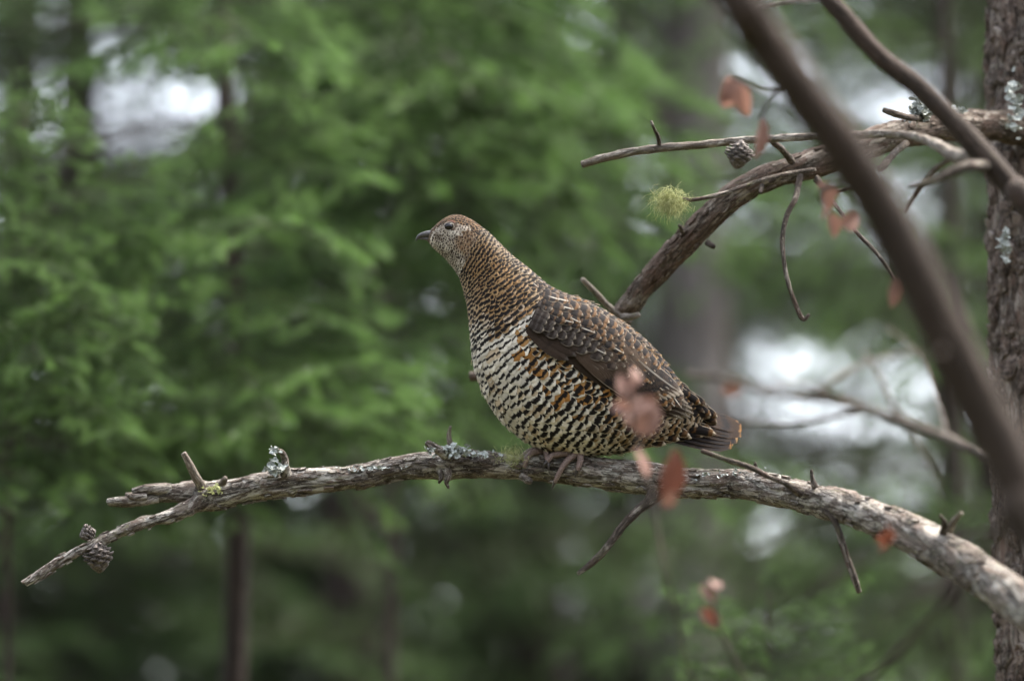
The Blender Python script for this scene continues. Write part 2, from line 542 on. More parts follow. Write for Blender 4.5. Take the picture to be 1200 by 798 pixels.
FINE = [bough_mesh("bough_fine", 100 + i, droop=0.16 + 0.05 * i) for i in range(4)]
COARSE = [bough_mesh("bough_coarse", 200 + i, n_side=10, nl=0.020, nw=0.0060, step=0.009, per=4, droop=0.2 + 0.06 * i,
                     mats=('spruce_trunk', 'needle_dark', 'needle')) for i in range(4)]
YOUNG = [bough_mesh("bough_young", 400 + i, n_side=7, nl=0.034, nw=0.0045, step=0.009, per=6, side_len=0.5, droop=0.1 + 0.05 * i, sub=0.22, mats=('spruce_trunk', 'needle', 'needle_bright')) for i in range(3)]
SHOW = [bough_mesh("bough_show", 500 + i, n_side=9, nl=0.019, nw=0.0030, step=0.0052, per=6, side_len=0.46, droop=0.12 + 0.04 * i, sub=0.13, mats=('spruce_trunk', 'needle', 'needle_bright')) for i in range(4)]
BARE = [bough_mesh("bough_bare", 300 + i, n_side=11, per=0, droop=0.25, thick=0.7) for i in range(3)]

def trunk_mesh(base, top, r0, r1, bend=0.04, sides=10, seed=0):
    base, top = np.array(base, float), np.array(top, float)
    L = np.linalg.norm(top - base)
    rg = np.random.default_rng(seed + 5000)
    pts = []
    for i in range(9):
        f = i / 8
        p = base + (top - base) * f
        if 0 < i < 8:
            p = p + np.array([rg.normal(0, bend), rg.normal(0, bend), 0])
        pts.append([*p, r0 + (r1 - r0) * f])
    def disp(s, r):
        return r * (0.10 * nz(s[0] * 3, s[1] / r * 1.5, s[2] / r * 1.5) + 0.06 * nz(s[0] * 14, s[1] / r * 4, s[2] / r * 4)), 0.0
    return tube_world("trunk", pts, max(0.06, L / 90), sides, disp)

GAPS = [(128, 142, 22, 18), (200, 116, 24, 16), (150, 202, 20, 6), (990, 78, 26, 14), (935, 505, 40, 32), (1055, 455, 24, 20), (1085, 575, 20, 10), (735, 612, 26, 12), (395, 650, 10, 8)]
def proj(p):
    r = np.asarray(p) - CAM
    d = r.dot(FW)
    return 600 + r.dot(RT) / (K * d), 399 - r.dot(UP) / (K * d)
def in_gap(p, az, pitch, L):
    ax = np.array([math.cos(az) * math.cos(pitch), math.sin(az) * math.cos(pitch), math.sin(pitch)])
    sd = np.array([-math.sin(az), math.cos(az), 0])
    for f, w in ((0.2, 0.25), (0.45, 0.25), (0.7, 0.16), (0.95, 0.04)):
        for k_ in (-1, 0, 1):
            q = np.asarray(p) + ax * L * f + sd * k_ * w * L - np.array([0, 0, 0.10 * f * L])
            x, y = proj(q)
            for gx, gy, rx, ry in GAPS:
                if ((x - gx) / rx) ** 2 + ((y - gy) / ry) ** 2 < 1:
                    return True
    return False

def place_bough(me, parent, p, az, pitch, roll, s):
    if in_gap(p, az, pitch, s):
        h_ = int(abs(az) * 1000) % 10
        if h_ == 9:
            return None
        if h_ > 1:
            me = BARE[int(abs(az) * 100) % 3]           # only dead bare twigs where the wood is open
    o = obj("bough", me, parent)
    o.location = p
    o.rotation_euler = (roll, -pitch, az)
    o.scale = (s, s, s)
    return o

def spruce(name, label, px, d, height, blen, r0, lean=0.0, low=1.2, whorl=0.28, nper=5, variants=FINE, seed=1, group=None, explicit=(), taper=1.0, least=0.08, front=(), bare=()):
    """px is where the trunk crosses the picture's bottom line; explicit boughs: (px, py, azimuth, length, pitch)"""
    rg = np.random.default_rng(seed)
    foot = P(px, 798, d)
    t = thing(name, label, "tree", group)
    base = np.array([foot[0], foot[1], -0.1])
    top = base + np.array([lean * height, 0, height + 0.1])
    obj("trunk", trunk_mesh(base, top, r0, min(0.006, r0 * 0.2), 0.02 * height / 7, 10, seed), t, M['spruce_trunk'])
    z = low
    a0 = rg.uniform(0, 6.28)
    while z < height - 0.4 * whorl:
        f = (z - low) / (height - low)
        L = blen * ((1 - f) ** taper * (1 - least) + least)
        for k_ in range(nper):
            az = a0 + k_ * 2 * math.pi / nper + rg.uniform(-0.35, 0.35)
            zz = z + rg.uniform(-0.4, 0.4) * whorl
            p = base + (top - base) * ((zz + 0.1) / (height + 0.1))
            place_bough(variants[rg.integers(len(variants))], t, p, az, rg.uniform(-0.25, 0.15) + 0.35 * f, rg.uniform(-0.25, 0.25), L * rg.uniform(0.75, 1.15))
        a0 += 1.1
        z += whorl * (1 - 0.4 * f) * rg.uniform(0.8, 1.2)
    for zz, az, L in front:                       # boughs hanging towards the open side
        p = base + (top - base) * ((zz + 0.1) / (height + 0.1))
        place_bough(variants[rg.integers(len(variants))], t, p, az, -0.25, rg.uniform(-0.2, 0.2), L)
    for zz, az, L in bare:                        # dead lower boughs without needles
        o = obj("dead_bough", BARE[rg.integers(3)], t)
        o.location = base + (top - base) * ((zz + 0.1) / (height + 0.1))
        o.rotation_euler = (rg.uniform(-0.5, 0.5), rg.uniform(-0.1, 0.2), az)
        o.scale = (L, L, L)
    # leader, clothed in needles
    for q in range(3):
        place_bough(variants[q], t, top + np.array([0, 0, -0.22 * blen * (q + 1)]), a0 + q * 2.1, R(84), 0, 0.34 * blen)
    return t

def bough_to(tree, start, end, q, roll=0.0):
    """a single long bough of the tree from a point on its stem to where its tip hangs (px, py, distance)"""
    a, b = P(*start), P(*end)
    v = b - a
    L = float(np.linalg.norm(v))
    o = obj("bough", SHOW[q % 4], tree)
    o.location = a
    o.rotation_euler = (roll, -math.atan2(v[2], math.hypot(v[0], v[1])), math.atan2(v[1], v[0]))
    o.scale = (L, L, L)
GS = "spruces standing in the wood behind"
# young spruce whose leader stands at the left edge
top_z = P(12, 108, 5.3)[2]
s1 = spruce("young_spruce", "small young spruce with a thin upright leader, left of the broken branch tip", 12, 5.3, top_z + 0.02, 0.42, 0.011,
       low=P(12, 520, 5.3)[2], whorl=0.085, nper=8, seed=3, taper=0.75, variants=YOUNG, least=0.30)
# sapling below the right of the perch
top_z2 = P(905, 690, 5.2)[2]
spruce("young_spruce", "low bright green spruce sapling top below the perch and under the hanging twig", 868, 5.2, top_z2, 0.30, 0.009,
       lean=0.018, low=0.7, whorl=0.085, nper=7, seed=8, taper=0.6, variants=YOUNG, least=0.45)
# spruce with the thin dark stem under the left half of the perch
s2 = spruce("spruce_tree", "slender spruce with a thin dark bare lower stem behind the broken end of the perch", 285, 6.0, 4.8, 0.72, 0.032,
       lean=-0.012, low=2.46, whorl=0.19, nper=3, seed=21, taper=0.5)
s3 = spruce("spruce_tree", "bright green spruce with long drooping boughs behind the grouse's head", 452, 6.9, 5.8, 1.0, 0.016,
       lean=0.0, low=2.75, whorl=0.26, nper=4, seed=34, taper=0.5)
spruce("spruce_tree", "spruce between the grey trunk and the scaly pine trunk, behind the arched branch", 1115, 7.6, 5.8, 0.85, 0.03,
       low=2.4, whorl=0.26, nper=5, seed=45, taper=0.5, bare=[(2.35 + 0.085 * q, R(150 + 17 * ((q * 7) % 8)), 0.75 + 0.05 * (q % 4)) for q in range(5)])
def on(tree_px, slope, py):
    return tree_px - slope * (798 - py)
for q, (y0, ex, ey, ed) in enumerate(((520, 505, 462, 5.3), (478, 445, 398, 5.3), (440, 400, 490, 5.4), (500, 150, 540, 5.6), (262, 335, 246, 5.2), (255, 118, 262, 5.3), (330, 150, 400, 5.5), (345, 400, 330, 5.5),
                                       (160, 420, 205, 5.5), (70, 400, 110, 5.6), (40, 60, 60, 5.7), (180, 70, 236, 5.6), (-30, 150, 20, 5.6), (10, 330, 40, 5.4), (400, 330, 440, 5.2), (420, 200, 470, 5.4))):
    bough_to(s2, (on(285, 0.052, y0), y0, 6.0), (ex, ey, ed), q, 0.3 * ((q % 3) - 1))
for q, (y0, ex, ey, ed) in enumerate(((-40, 640, 105, 5.9), (-90, 700, 60, 6.0), (0, 722, 232, 5.9), (55, 690, 215, 6.1), (95, 600, 262, 6.0), (-40, 335, 125, 6.0), (150, 590, 335, 6.2), (10, 560, 70, 5.8), (200, 345, 330, 6.2),
                                       (250, 545, 400, 6.3), (-120, 520, 20, 5.9), (120, 500, 220, 5.8), (-70, 780, 120, 6.3), (330, 420, 480, 6.3))):
    bough_to(s3, (452, y0, 6.9), (ex, ey, ed), q + 1, 0.35 * ((q % 3) - 1))
for q, (y0, ex, ey, ed) in enumerate(((275, 112, 332, 5.0), (300, 175, 402, 5.0), (345, 205, 440, 5.1), (262, 75, 255, 5.1), (385, 150, 500, 5.0), (320, 60, 420, 4.9), (290, -60, 360, 5.0), (420, 100, 560, 5.1), (200, 60, 190, 5.2), (215, -40, 225, 5.1))):
    bough_to(s1, (12, y0, 5.3), (ex, ey, ed), q, 0.3 * ((q % 3) - 1))
far = [  # px at the picture's bottom, distance, height, bough length, lowest bough, seed
    (-60, 11.5, 11, 1.6, 1.5, 51), (72, 14.0, 12, 1.7, 1.2, 52), (400, 12.0, 11, 1.6, 1.6, 53), (640, 13.5, 12, 1.8, 1.6, 54),
    (850, 15.5, 13, 1.8, 1.8, 55), (1190, 13.5, 12, 1.6, 1.5, 56), (20, 22, 17, 2.4, 1.2, 57), (310, 24, 18, 2.5, 1.2, 58),
    (245, 17, 6.5, 1.9, 0.8, 71), (480, 18, 6.5, 1.9, 0.8, 72), (620, 17.5, 6, 1.9, 0.8, 73), (1010, 18.5, 5.2, 1.8, 0.8, 74), (130, 18, 6, 1.9, 0.8, 75),
    (560, 21, 17, 2.5, 1.2, 59), (730, 24, 18, 2.6, 1.2, 60), (1130, 23, 18, 2.5, 1.2, 61), (1250, 20, 17, 2.4, 1.2, 62)]
for i, (px, d, h, bl, low, sd) in enumerate(far):
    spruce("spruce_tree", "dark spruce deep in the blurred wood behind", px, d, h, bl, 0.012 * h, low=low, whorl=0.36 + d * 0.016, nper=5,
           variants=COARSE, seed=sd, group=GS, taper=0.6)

# unseen spruces added beside and behind the camera to block low sky light
for i, (x, y) in enumerate(((-4.6, -1.5), (4.8, -0.5), (-5.0, 3.0), (5.2, 4.2), (-4.8, 7.0), (5.4, 8.2), (-1.6, -4.5), (2.0, -4.2), (-5.0, -4.4), (5.4, -3.6), (0.2, -6.5), (-3.4, -6.8), (4.2, -6.6), (-6.6, 1.0), (6.8, 1.8), (-6.8, 5.2))):
    rg_ = np.random.default_rng(900 + i)
    t_ = thing("spruce_tree", "tall unseen spruce added beside and behind the viewpoint to block sky light", "tree", "unseen spruces added around the viewpoint")
    b_ = np.array([x, y, -0.1])
    obj("trunk", trunk_mesh(b_, b_ + np.array([0, 0, 11.0]), 0.12, 0.01, 0.05, 10, 900 + i), t_, M['spruce_trunk'])
    z_ = 1.4
    while z_ < 10.6:
        for k_ in range(5):
            az_ = rg_.uniform(0, 6.28)
            L_ = 2.1 * (1 - (z_ - 1.4) / 11.5)
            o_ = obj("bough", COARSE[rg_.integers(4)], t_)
            o_.location = (x, y, z_ + rg_.uniform(-0.15, 0.15))
            o_.rotation_euler = (rg_.uniform(-0.2, 0.2), rg_.uniform(-0.1, 0.25), az_)
            o_.scale = (L_, L_, L_)
        z_ += 0.42

# bare trunks of taller trees
def tall_trunk(px, d, diam, height, label, seed, lean=0.0):
    b = P(px, 798, d)
    t = thing("tree_trunk", label, "tree")
    base = np.array([b[0], b[1], -0.2])
    me = trunk_mesh(base, base + np.array([lean * height, 0, height]), diam / 2 * 1.05, diam / 2 * 0.6, 0.03, 20, seed)
    obj("trunk", me, t, M['far_trunk'])
    rg = np.random.default_rng(seed)
    for k_ in range(14):                          # short dead snags
        z = rg.uniform(1.5, height * 0.8)
        az = rg.uniform(0, 6.28)
        p = base + np.array([lean * z, 0, z])
        L = rg.uniform(0.25, 0.8)
        q = p + np.array([math.cos(az), math.sin(az), rg.uniform(-0.4, 0.1)]) * L
        obj("dead_twig", tube_world("dead_twig", [[*p, 0.016], [*((p + q) / 2), 0.010], [*q, 0.004]], 0.08, 6), t, M['spruce_trunk'])
    for k_ in range(16):                          # high crown out of the picture
        z = height * rg.uniform(0.72, 1.0)
        p = base + np.array([lean * z, 0, z])
        place_bough(COARSE[k_ % 4], t, p, rg.uniform(0, 6.28), rg.uniform(-0.2, 0.2), 0, 2.2)
tall_trunk(815, 12.5, 0.27, 15, "broad grey bare trunk out of focus behind the grouse's tail and perch", 71, 0.004)
tall_trunk(738, 14.0, 0.14, 16, "narrow dark bare trunk left of the broad grey trunk", 72, -0.004)
tall_trunk(2, 13.5, 0.13, 15, "dim brown trunk behind the small young spruce", 73, 0.0)

# ------------------------------------------------------------------ pine on the right
def bark_disp(s, r):
    x, y, z = s
    n1 = nz(x * 28, y * 75, z * 75)
    fl = min(1.0, max(0.0, (n1 - 0.02) / 0.07))
    ridge = nz(x * 45, y * 420, z * 420)
    lump = nz(x * 16 + 5, y * 30, z * 30)
    fine = nz(x * 300, y * 420, z * 420)
    sc = min(1.0, r / 0.012)
    return sc * (0.0016 * fl + 0.0011 * ridge + 0.0026 * lump + 0.0006 * fine), fl

def plain_disp(s, r):
    return r * (0.22 * nz(s[0] * 60, s[1] / r * 1.3, s[2] / r * 1.3) + 0.10 * nz(s[0] * 170 + 7, s[1] / r * 2, s[2] / r * 2)), 0.0

def twig(parent, pts, mat='twig', name="twig", sides=9, seg=0.002):
    return obj(name, tube_px(name, pts, seg, sides, plain_disp), parent, M[mat])

pine = thing("pine_tree", "pine with scaly flaking bark at the right, arched dead branch growing from it", "tree")
TR_PX, TR_D = 1256.0, 4.28
def trunk_centre(z):
    b = P(TR_PX, 399, TR_D)
    return np.array([b[0] + 0.006 * math.sin(z * 2.1), b[1], z])
def build_pine():
    rad = 84 * K * TR_D
    pts = [[*trunk_centre(z), rad * (1.12 - 0.045 * z) * (1.25 if z < 0 else 1)] for z in (-0.15, 0.4, 1.0, 1.6, 2.0, 2.3, 2.6, 3.0, 3.6, 4.5, 5.5, 7.0)]
    def disp(s, r):
        x, y, z = s
        n1 = nz(x * 9, y * 34, z * 34)
        n2 = nz(x * 30, y * 90, z * 90)
        return 0.006 * n1 + 0.0035 * n2 + 0.0012 * nz(x * 120, y * 300, z * 300), min(1, max(0, n1 * 2))
    tr = obj("trunk", tube_world("trunk", pts, 0.012, 72, disp), pine, M['trunk_bark'])
    # bark plates
    rg = np.random.default_rng(5)
    plates = []
    for k_ in range(8):
        n = 9
        ang = np.linspace(0, 2 * math.pi, n, endpoint=False)
        rr = 1 + rg.uniform(-0.28, 0.22, n)
        ox, oy = np.cos(ang) * rr, np.sin(ang) * rr
        V, Fc = [], []
        for ring, (s_, h) in enumerate(((1.0, -0.25), (0.95, 0.42), (0.5, 0.62))):
            for i in range(n):
                V.append((ox[i] * s_, oy[i] * s_, h + (0.22 * rg.normal() if ring else 0) - 0.25 * (ox[i] * s_) ** 2))
        V.append((0, 0, 0.6))
        for ring in range(2):
            for i in range(n):
                j = (i + 1) % n
                Fc.append((ring * n + i, ring * n + j, (ring + 1) * n + j, (ring + 1) * n + i))
        for i in range(n):
            Fc.append((2 * n + i, 2 * n + (i + 1) % n, 3 * n))
        st = np.array(V) * 0.01 + rg.uniform(0, 3, 3)
        me = mesh("bark_plate", V, Fc, {"straight": st, "flake": np.tile([rg.uniform(0, .6), 0, 0], (len(V), 1))}, smooth=False)
        me.materials.append(M['trunk_bark'])
        plates.append(me)
    cnt = 0
    z = 1.75
    zs = []
    while z < 2.95:
        zs.append(z)
        z += 0.0205
    for z in zs:
        for th in np.arange(math.pi * 0.93, math.pi * 1.40, 0.22):
            if cnt >= 298:
                break
            if rg.random() < 0.22:
                continue
            tt = th + rg.uniform(-0.08, 0.08)
            zz = z + rg.uniform(-0.01, 0.01)
            c = trunk_centre(zz)
            r_ = rad * (1.12 - 0.045 * zz) + rg.uniform(-0.001, 0.0025)
            n = np.array([math.cos(tt), math.sin(tt), 0])
            p = c + n * r_
            o = obj("bark_plate", plates[rg.integers(8)], tr)
            X = Vector((-n[1], n[0], 0))
            Z = Vector(n)
            from mathutils import Matrix
            Yv = Z.cross(X)
            mt = Matrix((X, Yv, Z)).transposed().to_4x4()
            mt.translation = Vector(p)
            w = rg.uniform(0.007, 0.0125)
            mt = mt @ Matrix.Rotation(rg.uniform(-0.25, 0.25), 4, 'X') @ Matrix.Rotation(rg.uniform(-0.3, 0.3), 4, 'Y') @ Matrix.Diagonal((w, w * rg.uniform(1.3, 2.6), 0.0062, 1))
            o.matrix_world = mt
            cnt += 1
build_pine()

# arched dead branch growing from the pine and running behind the grouse
UB = [(1205, 150, 4.26, 44), (1165, 149, 4.22, 38), (1120, 148, 4.17, 35), (1080, 153, 4.14, 34), (1040, 160, 4.12, 33), (1000, 174, 4.10, 33), (950, 192, 4.09, 34),
      (905, 207, 4.09, 31), (865, 227, 4.10, 29), (828, 258, 4.11, 30), (800, 287, 4.12, 31), (765, 325, 4.14, 28), (738, 357, 4.16, 27), (716, 382, 4.18, 25),
      (690, 402, 4.20, 22), (640, 424, 4.23, 19), (590, 436, 4.25, 16), (551, 441, 4.26, 13)]
UB = [(a, b, d, w - 2.5) for a, b, d, w in UB]
ub = obj("branch", tube_px("branch", UB, 0.0016, 40, bark_disp), pine, M['upper_bark'])
ub["label"] = "arched brown dead branch passing behind the grouse"
twig(ub, [(738, 378, 4.16, 9), (716, 362, 4.15, 8), (698, 343, 4.14, 7), (682, 327, 4.13, 6)], 'pale_twig')
twig(ub, [(730, 372, 4.14, 9), (741, 371, 4.12, 8), (748, 369, 4.11, 7)], 'pale_twig', "broken_stub")
twig(ub, [(955, 199, 4.07, 5), (925, 203, 4.05, 5), (890, 212, 4.02, 5), (850, 226, 4.0, 5), (815, 234, 3.99, 5), (800, 233, 3.99, 4)])
twig(ub, [(938, 205, 4.08, 8), (932, 232, 4.05, 7), (921, 256, 4.04, 6), (917, 285, 4.03, 6), (922, 325, 4.02, 5), (932, 356, 4.02, 6), (941, 374, 4.02, 6), (948, 368, 4.02, 4)])
twig(ub, [(1062, 168, 4.1, 8), (1048, 180, 4.07, 8), (1036, 194, 4.05, 9), (1029, 199, 4.05, 8)], name="broken_stub")
twig(ub, [(1086, 140, 4.1, 9), (1066, 138, 4.06, 8), (1047, 133, 4.04, 8), (1035, 129, 4.04, 6)], name="broken_stub")
twig(ub, [(928, 190, 4.07, 9), (918, 177, 4.05, 8), (905, 166, 4.03, 7)], name="broken_stub")
twig(ub, [(955, 212, 4.08, 5), (975, 224, 4.05, 5), (1000, 219, 4.02, 5), (1012, 214, 4.0, 4)])
twig(ub, [(957, 208, 4.06, 6), (975, 235, 4.03, 5), (1002, 270, 4.0, 5), (1030, 300, 3.98, 5), (1050, 330, 3.97, 4)])
twig(ub, [(829, 285, 4.09, 8), (836, 289, 4.08, 6)], name="broken_stub")
twig(ub, [(893, 218, 4.08, 6), (891, 226, 4.06, 4)], name="broken_stub")
twig(ub, [(800, 272, 4.1, 6), (796, 264, 4.09, 4)], name="broken_stub")
# thin dead branch behind, ending at the pine
db = obj("branch", tube_px("branch", [(1195, 552, 4.35, 14), (1150, 530, 4.75, 13), (1090, 506, 5.1, 12), (1040, 488, 5.3, 11), (990, 472, 5.4, 11), (940, 464, 5.45, 9), (900, 460, 5.5, 9), (860, 446, 5.5, 8), (805, 439, 5.55, 7)], 0.004, 12, plain_disp), pine, M['twig'])
db["label"] = "thin pale dead branch behind, reaching from the pine toward the tail"
for pts in ([(1010, 482, 5.34, 8), (970, 490, 5.37, 6), (920, 497, 5.42, 5), (868, 494, 5.47, 4)], [(990, 474, 5.35, 7), (960, 455, 5.32, 5), (935, 447, 5.27, 4), (905, 452, 5.22, 3)],
            [(1080, 504, 5.22, 7), (1050, 480, 5.27, 5), (1030, 440, 5.32, 4), (1012, 412, 5.37, 3)], [(1110, 513, 5.12, 6), (1100, 470, 5.22, 5), (1085, 420, 5.32, 4), (1040, 385, 5.42, 3)],
            [(1060, 495, 5.27, 6), (1075, 520, 5.32, 5), (1098, 560, 5.37, 4), (1105, 600, 5.42, 3)], [(950, 466, 5.39, 6), (985, 440, 5.42, 5), (1030, 420, 5.52, 4), (1090, 410, 5.62, 3)]):
    twig(db, pts, 'twig', seg=0.006, sides=7)

# ------------------------------------------------------------------ the perch
perch = thing("dead_branch", "weathered grey-brown dead branch with a snapped fork, carrying the grouse", "branch")
PB = [(228, 580, 3.985, 27), (240, 582, 3.985, 31), (258, 581, 3.985, 32), (300, 572, 3.99, 31), (340, 566, 3.99, 33), (380, 562, 3.99, 29), (420, 559, 4.0, 29), (460, 550, 4.0, 28), (500, 544, 4.0, 30), (525, 544, 4.0, 35),
      (560, 543, 4.0, 30), (600, 546, 4.0, 29), (650, 550, 4.0, 33), (700, 554, 4.0, 36), (760, 561, 3.99, 40), (797, 566, 3.98, 35), (835, 567, 3.97, 34), (870, 568, 3.96, 34), (925, 577, 3.93, 37), (980, 591, 3.90, 39),
      (1035, 611, 3.86, 43), (1090, 637, 3.82, 46), (1130, 661, 3.79, 47), (1165, 684, 3.76, 47), (1210, 716, 3.72, 48), (1290, 780, 3.66, 52)]
def pdep(px):
    return 0.17 * max(0.0, (px - 870) / 295.0) ** 1.2      # the right end swings towards the viewer
PB = [(a, b, d - pdep(a), w - 2.5) for a, b, d, w in PB]
def perch_ctrl():
    c = [list(P(a, b, d)) + [w * 0.5 * K * d] for a, b, d, w in PB]
    last = np.array(c[-1][:3])
    end = np.array([last[0] + 1.05, last[1] - 0.35, -0.05])
    for f in (0.25, 0.5, 0.75, 1.0):
        p = last + (end - last) * f
        p[0] -= 0.12 * math.sin(f * math.pi)
        c.append([*p, 0.024 + 0.012 * f])
    return c
pl = obj("limb", tube_world("limb", perch_ctrl(), 0.0014, 52, bark_disp), perch, M['deadwood'])
def ptwig(pts, mat='deadwood', name="twig", sides=14, seg=0.0012, disp=bark_disp):
    return obj(name, tube_px(name, [(a, b, d - pdep(pts[0][0]), w) for a, b, d, w in pts], seg, sides, disp), perch, M[mat])
# thin fork with the cone, and the snapped fork
FK = [(246, 583, 3.98, 24), (225, 594, 3.975, 17), (200, 604, 3.97, 15), (165, 615, 3.965, 13), (130, 628, 3.96, 11), (105, 640, 3.955, 10), (75, 655, 3.95, 11), (50, 671, 3.945, 10), (30, 684, 3.94, 7)]
def fork_disp(s_, r):
    a, f = bark_disp(s_, r)
    return a + r * (0.20 * nz(s_[0] * 75, s_[1] * 90, s_[2] * 90) + 0.16 * nz(s_[0] * 220, s_[1] * 260, s_[2] * 260)), f
ptwig(FK, name="fork", sides=24, disp=fork_disp)
def snapped_fork():
    # splintered: a few overlapping slivers of different lengths
    root = ptwig([(246, 578, 3.995, 26), (220, 578, 3.995, 24), (195, 579, 3.995, 20), (175, 581, 3.995, 18), (160, 583, 3.995, 14)], name="snapped_fork", sides=24)
    for pts in ([(200, 573, 3.99, 13), (178, 573, 3.985, 11), (163, 574, 3.985, 9), (155, 575, 3.985, 6)], [(185, 584, 3.99, 12), (160, 587, 3.985, 11), (140, 587, 3.985, 10), (126, 588, 3.985, 8)],
                [(180, 579, 4.005, 12), (162, 581, 4.005, 9), (147, 580, 4.005, 5)], [(172, 582, 3.98, 8), (155, 582, 3.98, 6), (150, 579, 3.98, 4)], [(165, 589, 4.0, 8), (145, 591, 4.0, 6), (128, 591, 4.0, 4)]):
        o = obj("splinter", tube_px("splinter", pts, 0.0012, 10, bark_disp), root, M['deadwood'])
snapped_fork()
ptwig([(236, 570, 3.975, 12), (230, 560, 3.97, 9), (223, 546, 3.965, 8), (215, 531, 3.96, 7)], 'pale_twig', "broken_stub")
ptwig([(258, 570, 3.98, 8), (262, 564, 3.975, 7), (264, 560, 3.97, 5)], 'pale_twig', "broken_stub")
ptwig([(335, 556, 3.975, 14), (334, 546, 3.97, 9), (334, 538, 3.97, 7), (330, 530, 3.965, 6), (323, 528, 3.96, 5)], name="broken_stub")
ptwig([(523, 534, 3.985, 9), (527, 521, 3.98, 6), (526, 510, 3.98, 5), (528, 499, 3.98, 2.5)], 'pale_twig', "broken_stub")
ptwig([(522, 534, 3.97, 12), (513, 527, 3.965, 9), (505, 522, 3.96, 8), (500, 518, 3.96, 6)], name="broken_stub")
ptwig([(524, 551, 3.975, 9), (525, 559, 3.97, 7), (523, 565, 3.97, 5), (526, 572, 3.97, 2.5)], name="broken_stub")
ptwig([(516, 553, 3.985, 7), (517, 560, 3.98, 5), (514, 566, 3.98, 2.5)], name="broken_stub")
ptwig([(772, 574, 3.98, 22), (762, 586, 3.975, 14), (748, 598, 3.97, 11), (730, 616, 3.965, 10), (712, 640, 3.96, 9), (694, 659, 3.955, 8), (677, 672, 3.95, 5)], 'twig', disp=plain_disp)
ptwig([(968, 598, 3.88, 12), (978, 610, 3.87, 8), (986, 632, 3.86, 8), (993, 655, 3.855, 8), (1001, 676, 3.85, 8), (1007, 694, 3.85, 7)], 'twig', disp=plain_disp)
ptwig([(938, 578, 3.89, 12), (922, 567, 3.88, 7), (900, 558, 3.88, 6), (880, 548, 3.88, 7), (850, 538, 3.88, 6), (822, 528, 3.88, 5)], 'twig', disp=plain_disp)
ptwig([(886, 550, 3.88, 5), (885, 544, 3.875, 4), (885, 541, 3.875, 2)], 'twig', "broken_stub", disp=plain_disp)
ptwig([(1105, 624, 3.80, 10), (1107, 612, 3.79, 6), (1102, 604, 3.78, 4)], 'twig', "broken_stub", disp=plain_disp)
ptwig([(1112, 622, 3.80, 10), (1118, 610, 3.79, 7), (1127, 601, 3.78, 5)], 'pale_twig', "broken_stub", disp=plain_disp)
ptwig([(955, 571, 3.9, 8), (952, 561, 3.9, 5), (951, 550, 3.9, 3)], 'twig', "broken_stub", disp=plain_disp)
ptwig([(1060, 640, 3.83, 8), (1085, 660, 3.82, 6), (1110, 676, 3.81, 5), (1135, 690, 3.8, 4)], 'twig', disp=plain_disp)
ptwig([(610, 558, 3.985, 8), (619, 563, 3.98, 8), (623, 565, 3.98, 5)], name="broken_stub")

# loose bark flakes standing off the dead wood
def flakes(parent, path, n, seed, lo, hi, mat):
    rg = np.random.default_rng(seed)
    arr = np.array([list(P(a, b, d)) + [w * 0.5 * K * d] for a, b, d, w in path])
    V, Fc, ST, FL = [], [], [], []
    for i in range(n):
        t = rg.uniform(0, len(arr) - 1.01)
        c = cr_eval(arr, np.array(t))
        tg = cr_eval(arr, np.array(min(t + 0.05, len(arr) - 1.001)))[:3] - cr_eval(arr, np.array(max(t - 0.05, 0)))[:3]
        tg /= np.linalg.norm(tg) + 1e-9
        nr = np.cross(tg, rg.normal(0, 1, 3))
        nr /= np.linalg.norm(nr) + 1e-9
        if nr.dot(FW) > 0.4:
            continue
        sd = np.cross(tg, nr)
        L, W = rg.uniform(lo, hi) * PX, rg.uniform(lo, hi) * 0.45 * PX
        p = c[:3] + nr * (c[3] + 0.0010)
        curl = rg.uniform(0.0, 0.5)
        b0 = len(V)
        cols, rows_ = 5, 3
        edge = rg.uniform(0.6, 1.0, (2, cols))
        so = rg.uniform(0, 5, 3)
        for top in (0.0009, -0.0016):
            for q in range(cols):
                x = -1 + 2 * q / (cols - 1)
                for y in (-1, 0, 1):
                    yy = y * edge[0 if y < 0 else 1, q] * (1 - 0.55 * x * x)
                    h = top + curl * L * 0.35 * max(0, x) ** 2 - 0.10 * W * yy * yy
                    V.append(p + tg * x * L + sd * yy * W + nr * h)
                    ST.append(so + np.array([x * L, yy * W, h]))
                    FL.append((0.8, 0, 0))
        for q in range(cols - 1):
            for y in range(2):
                a = b0 + q * 3 + y
                Fc.append((a, a + 3, a + 4, a + 1))
        m_ = cols * 3
        rim = [0, 3, 6, 9, 12, 13, 14, 11, 8, 5, 2, 1]
        for q in range(len(rim)):
            a, b = b0 + rim[q], b0 + rim[(q + 1) % len(rim)]
            Fc.append((a, b, b + m_, a + m_))
    o = obj("bark_flakes", mesh("bark_flakes", V, Fc, {"straight": ST, "flake": FL}, smooth=False), parent, M[mat])
    return kind(o, "stuff")
flakes(perch, PB[1:24], 520, 61, 3.0, 8.5, 'deadwood')
flakes(perch, FK[1:], 110, 63, 2.0, 5.0, 'deadwood')
flakes(ub, UB[1:15], 240, 62, 3.0, 7.5, 'upper_bark')

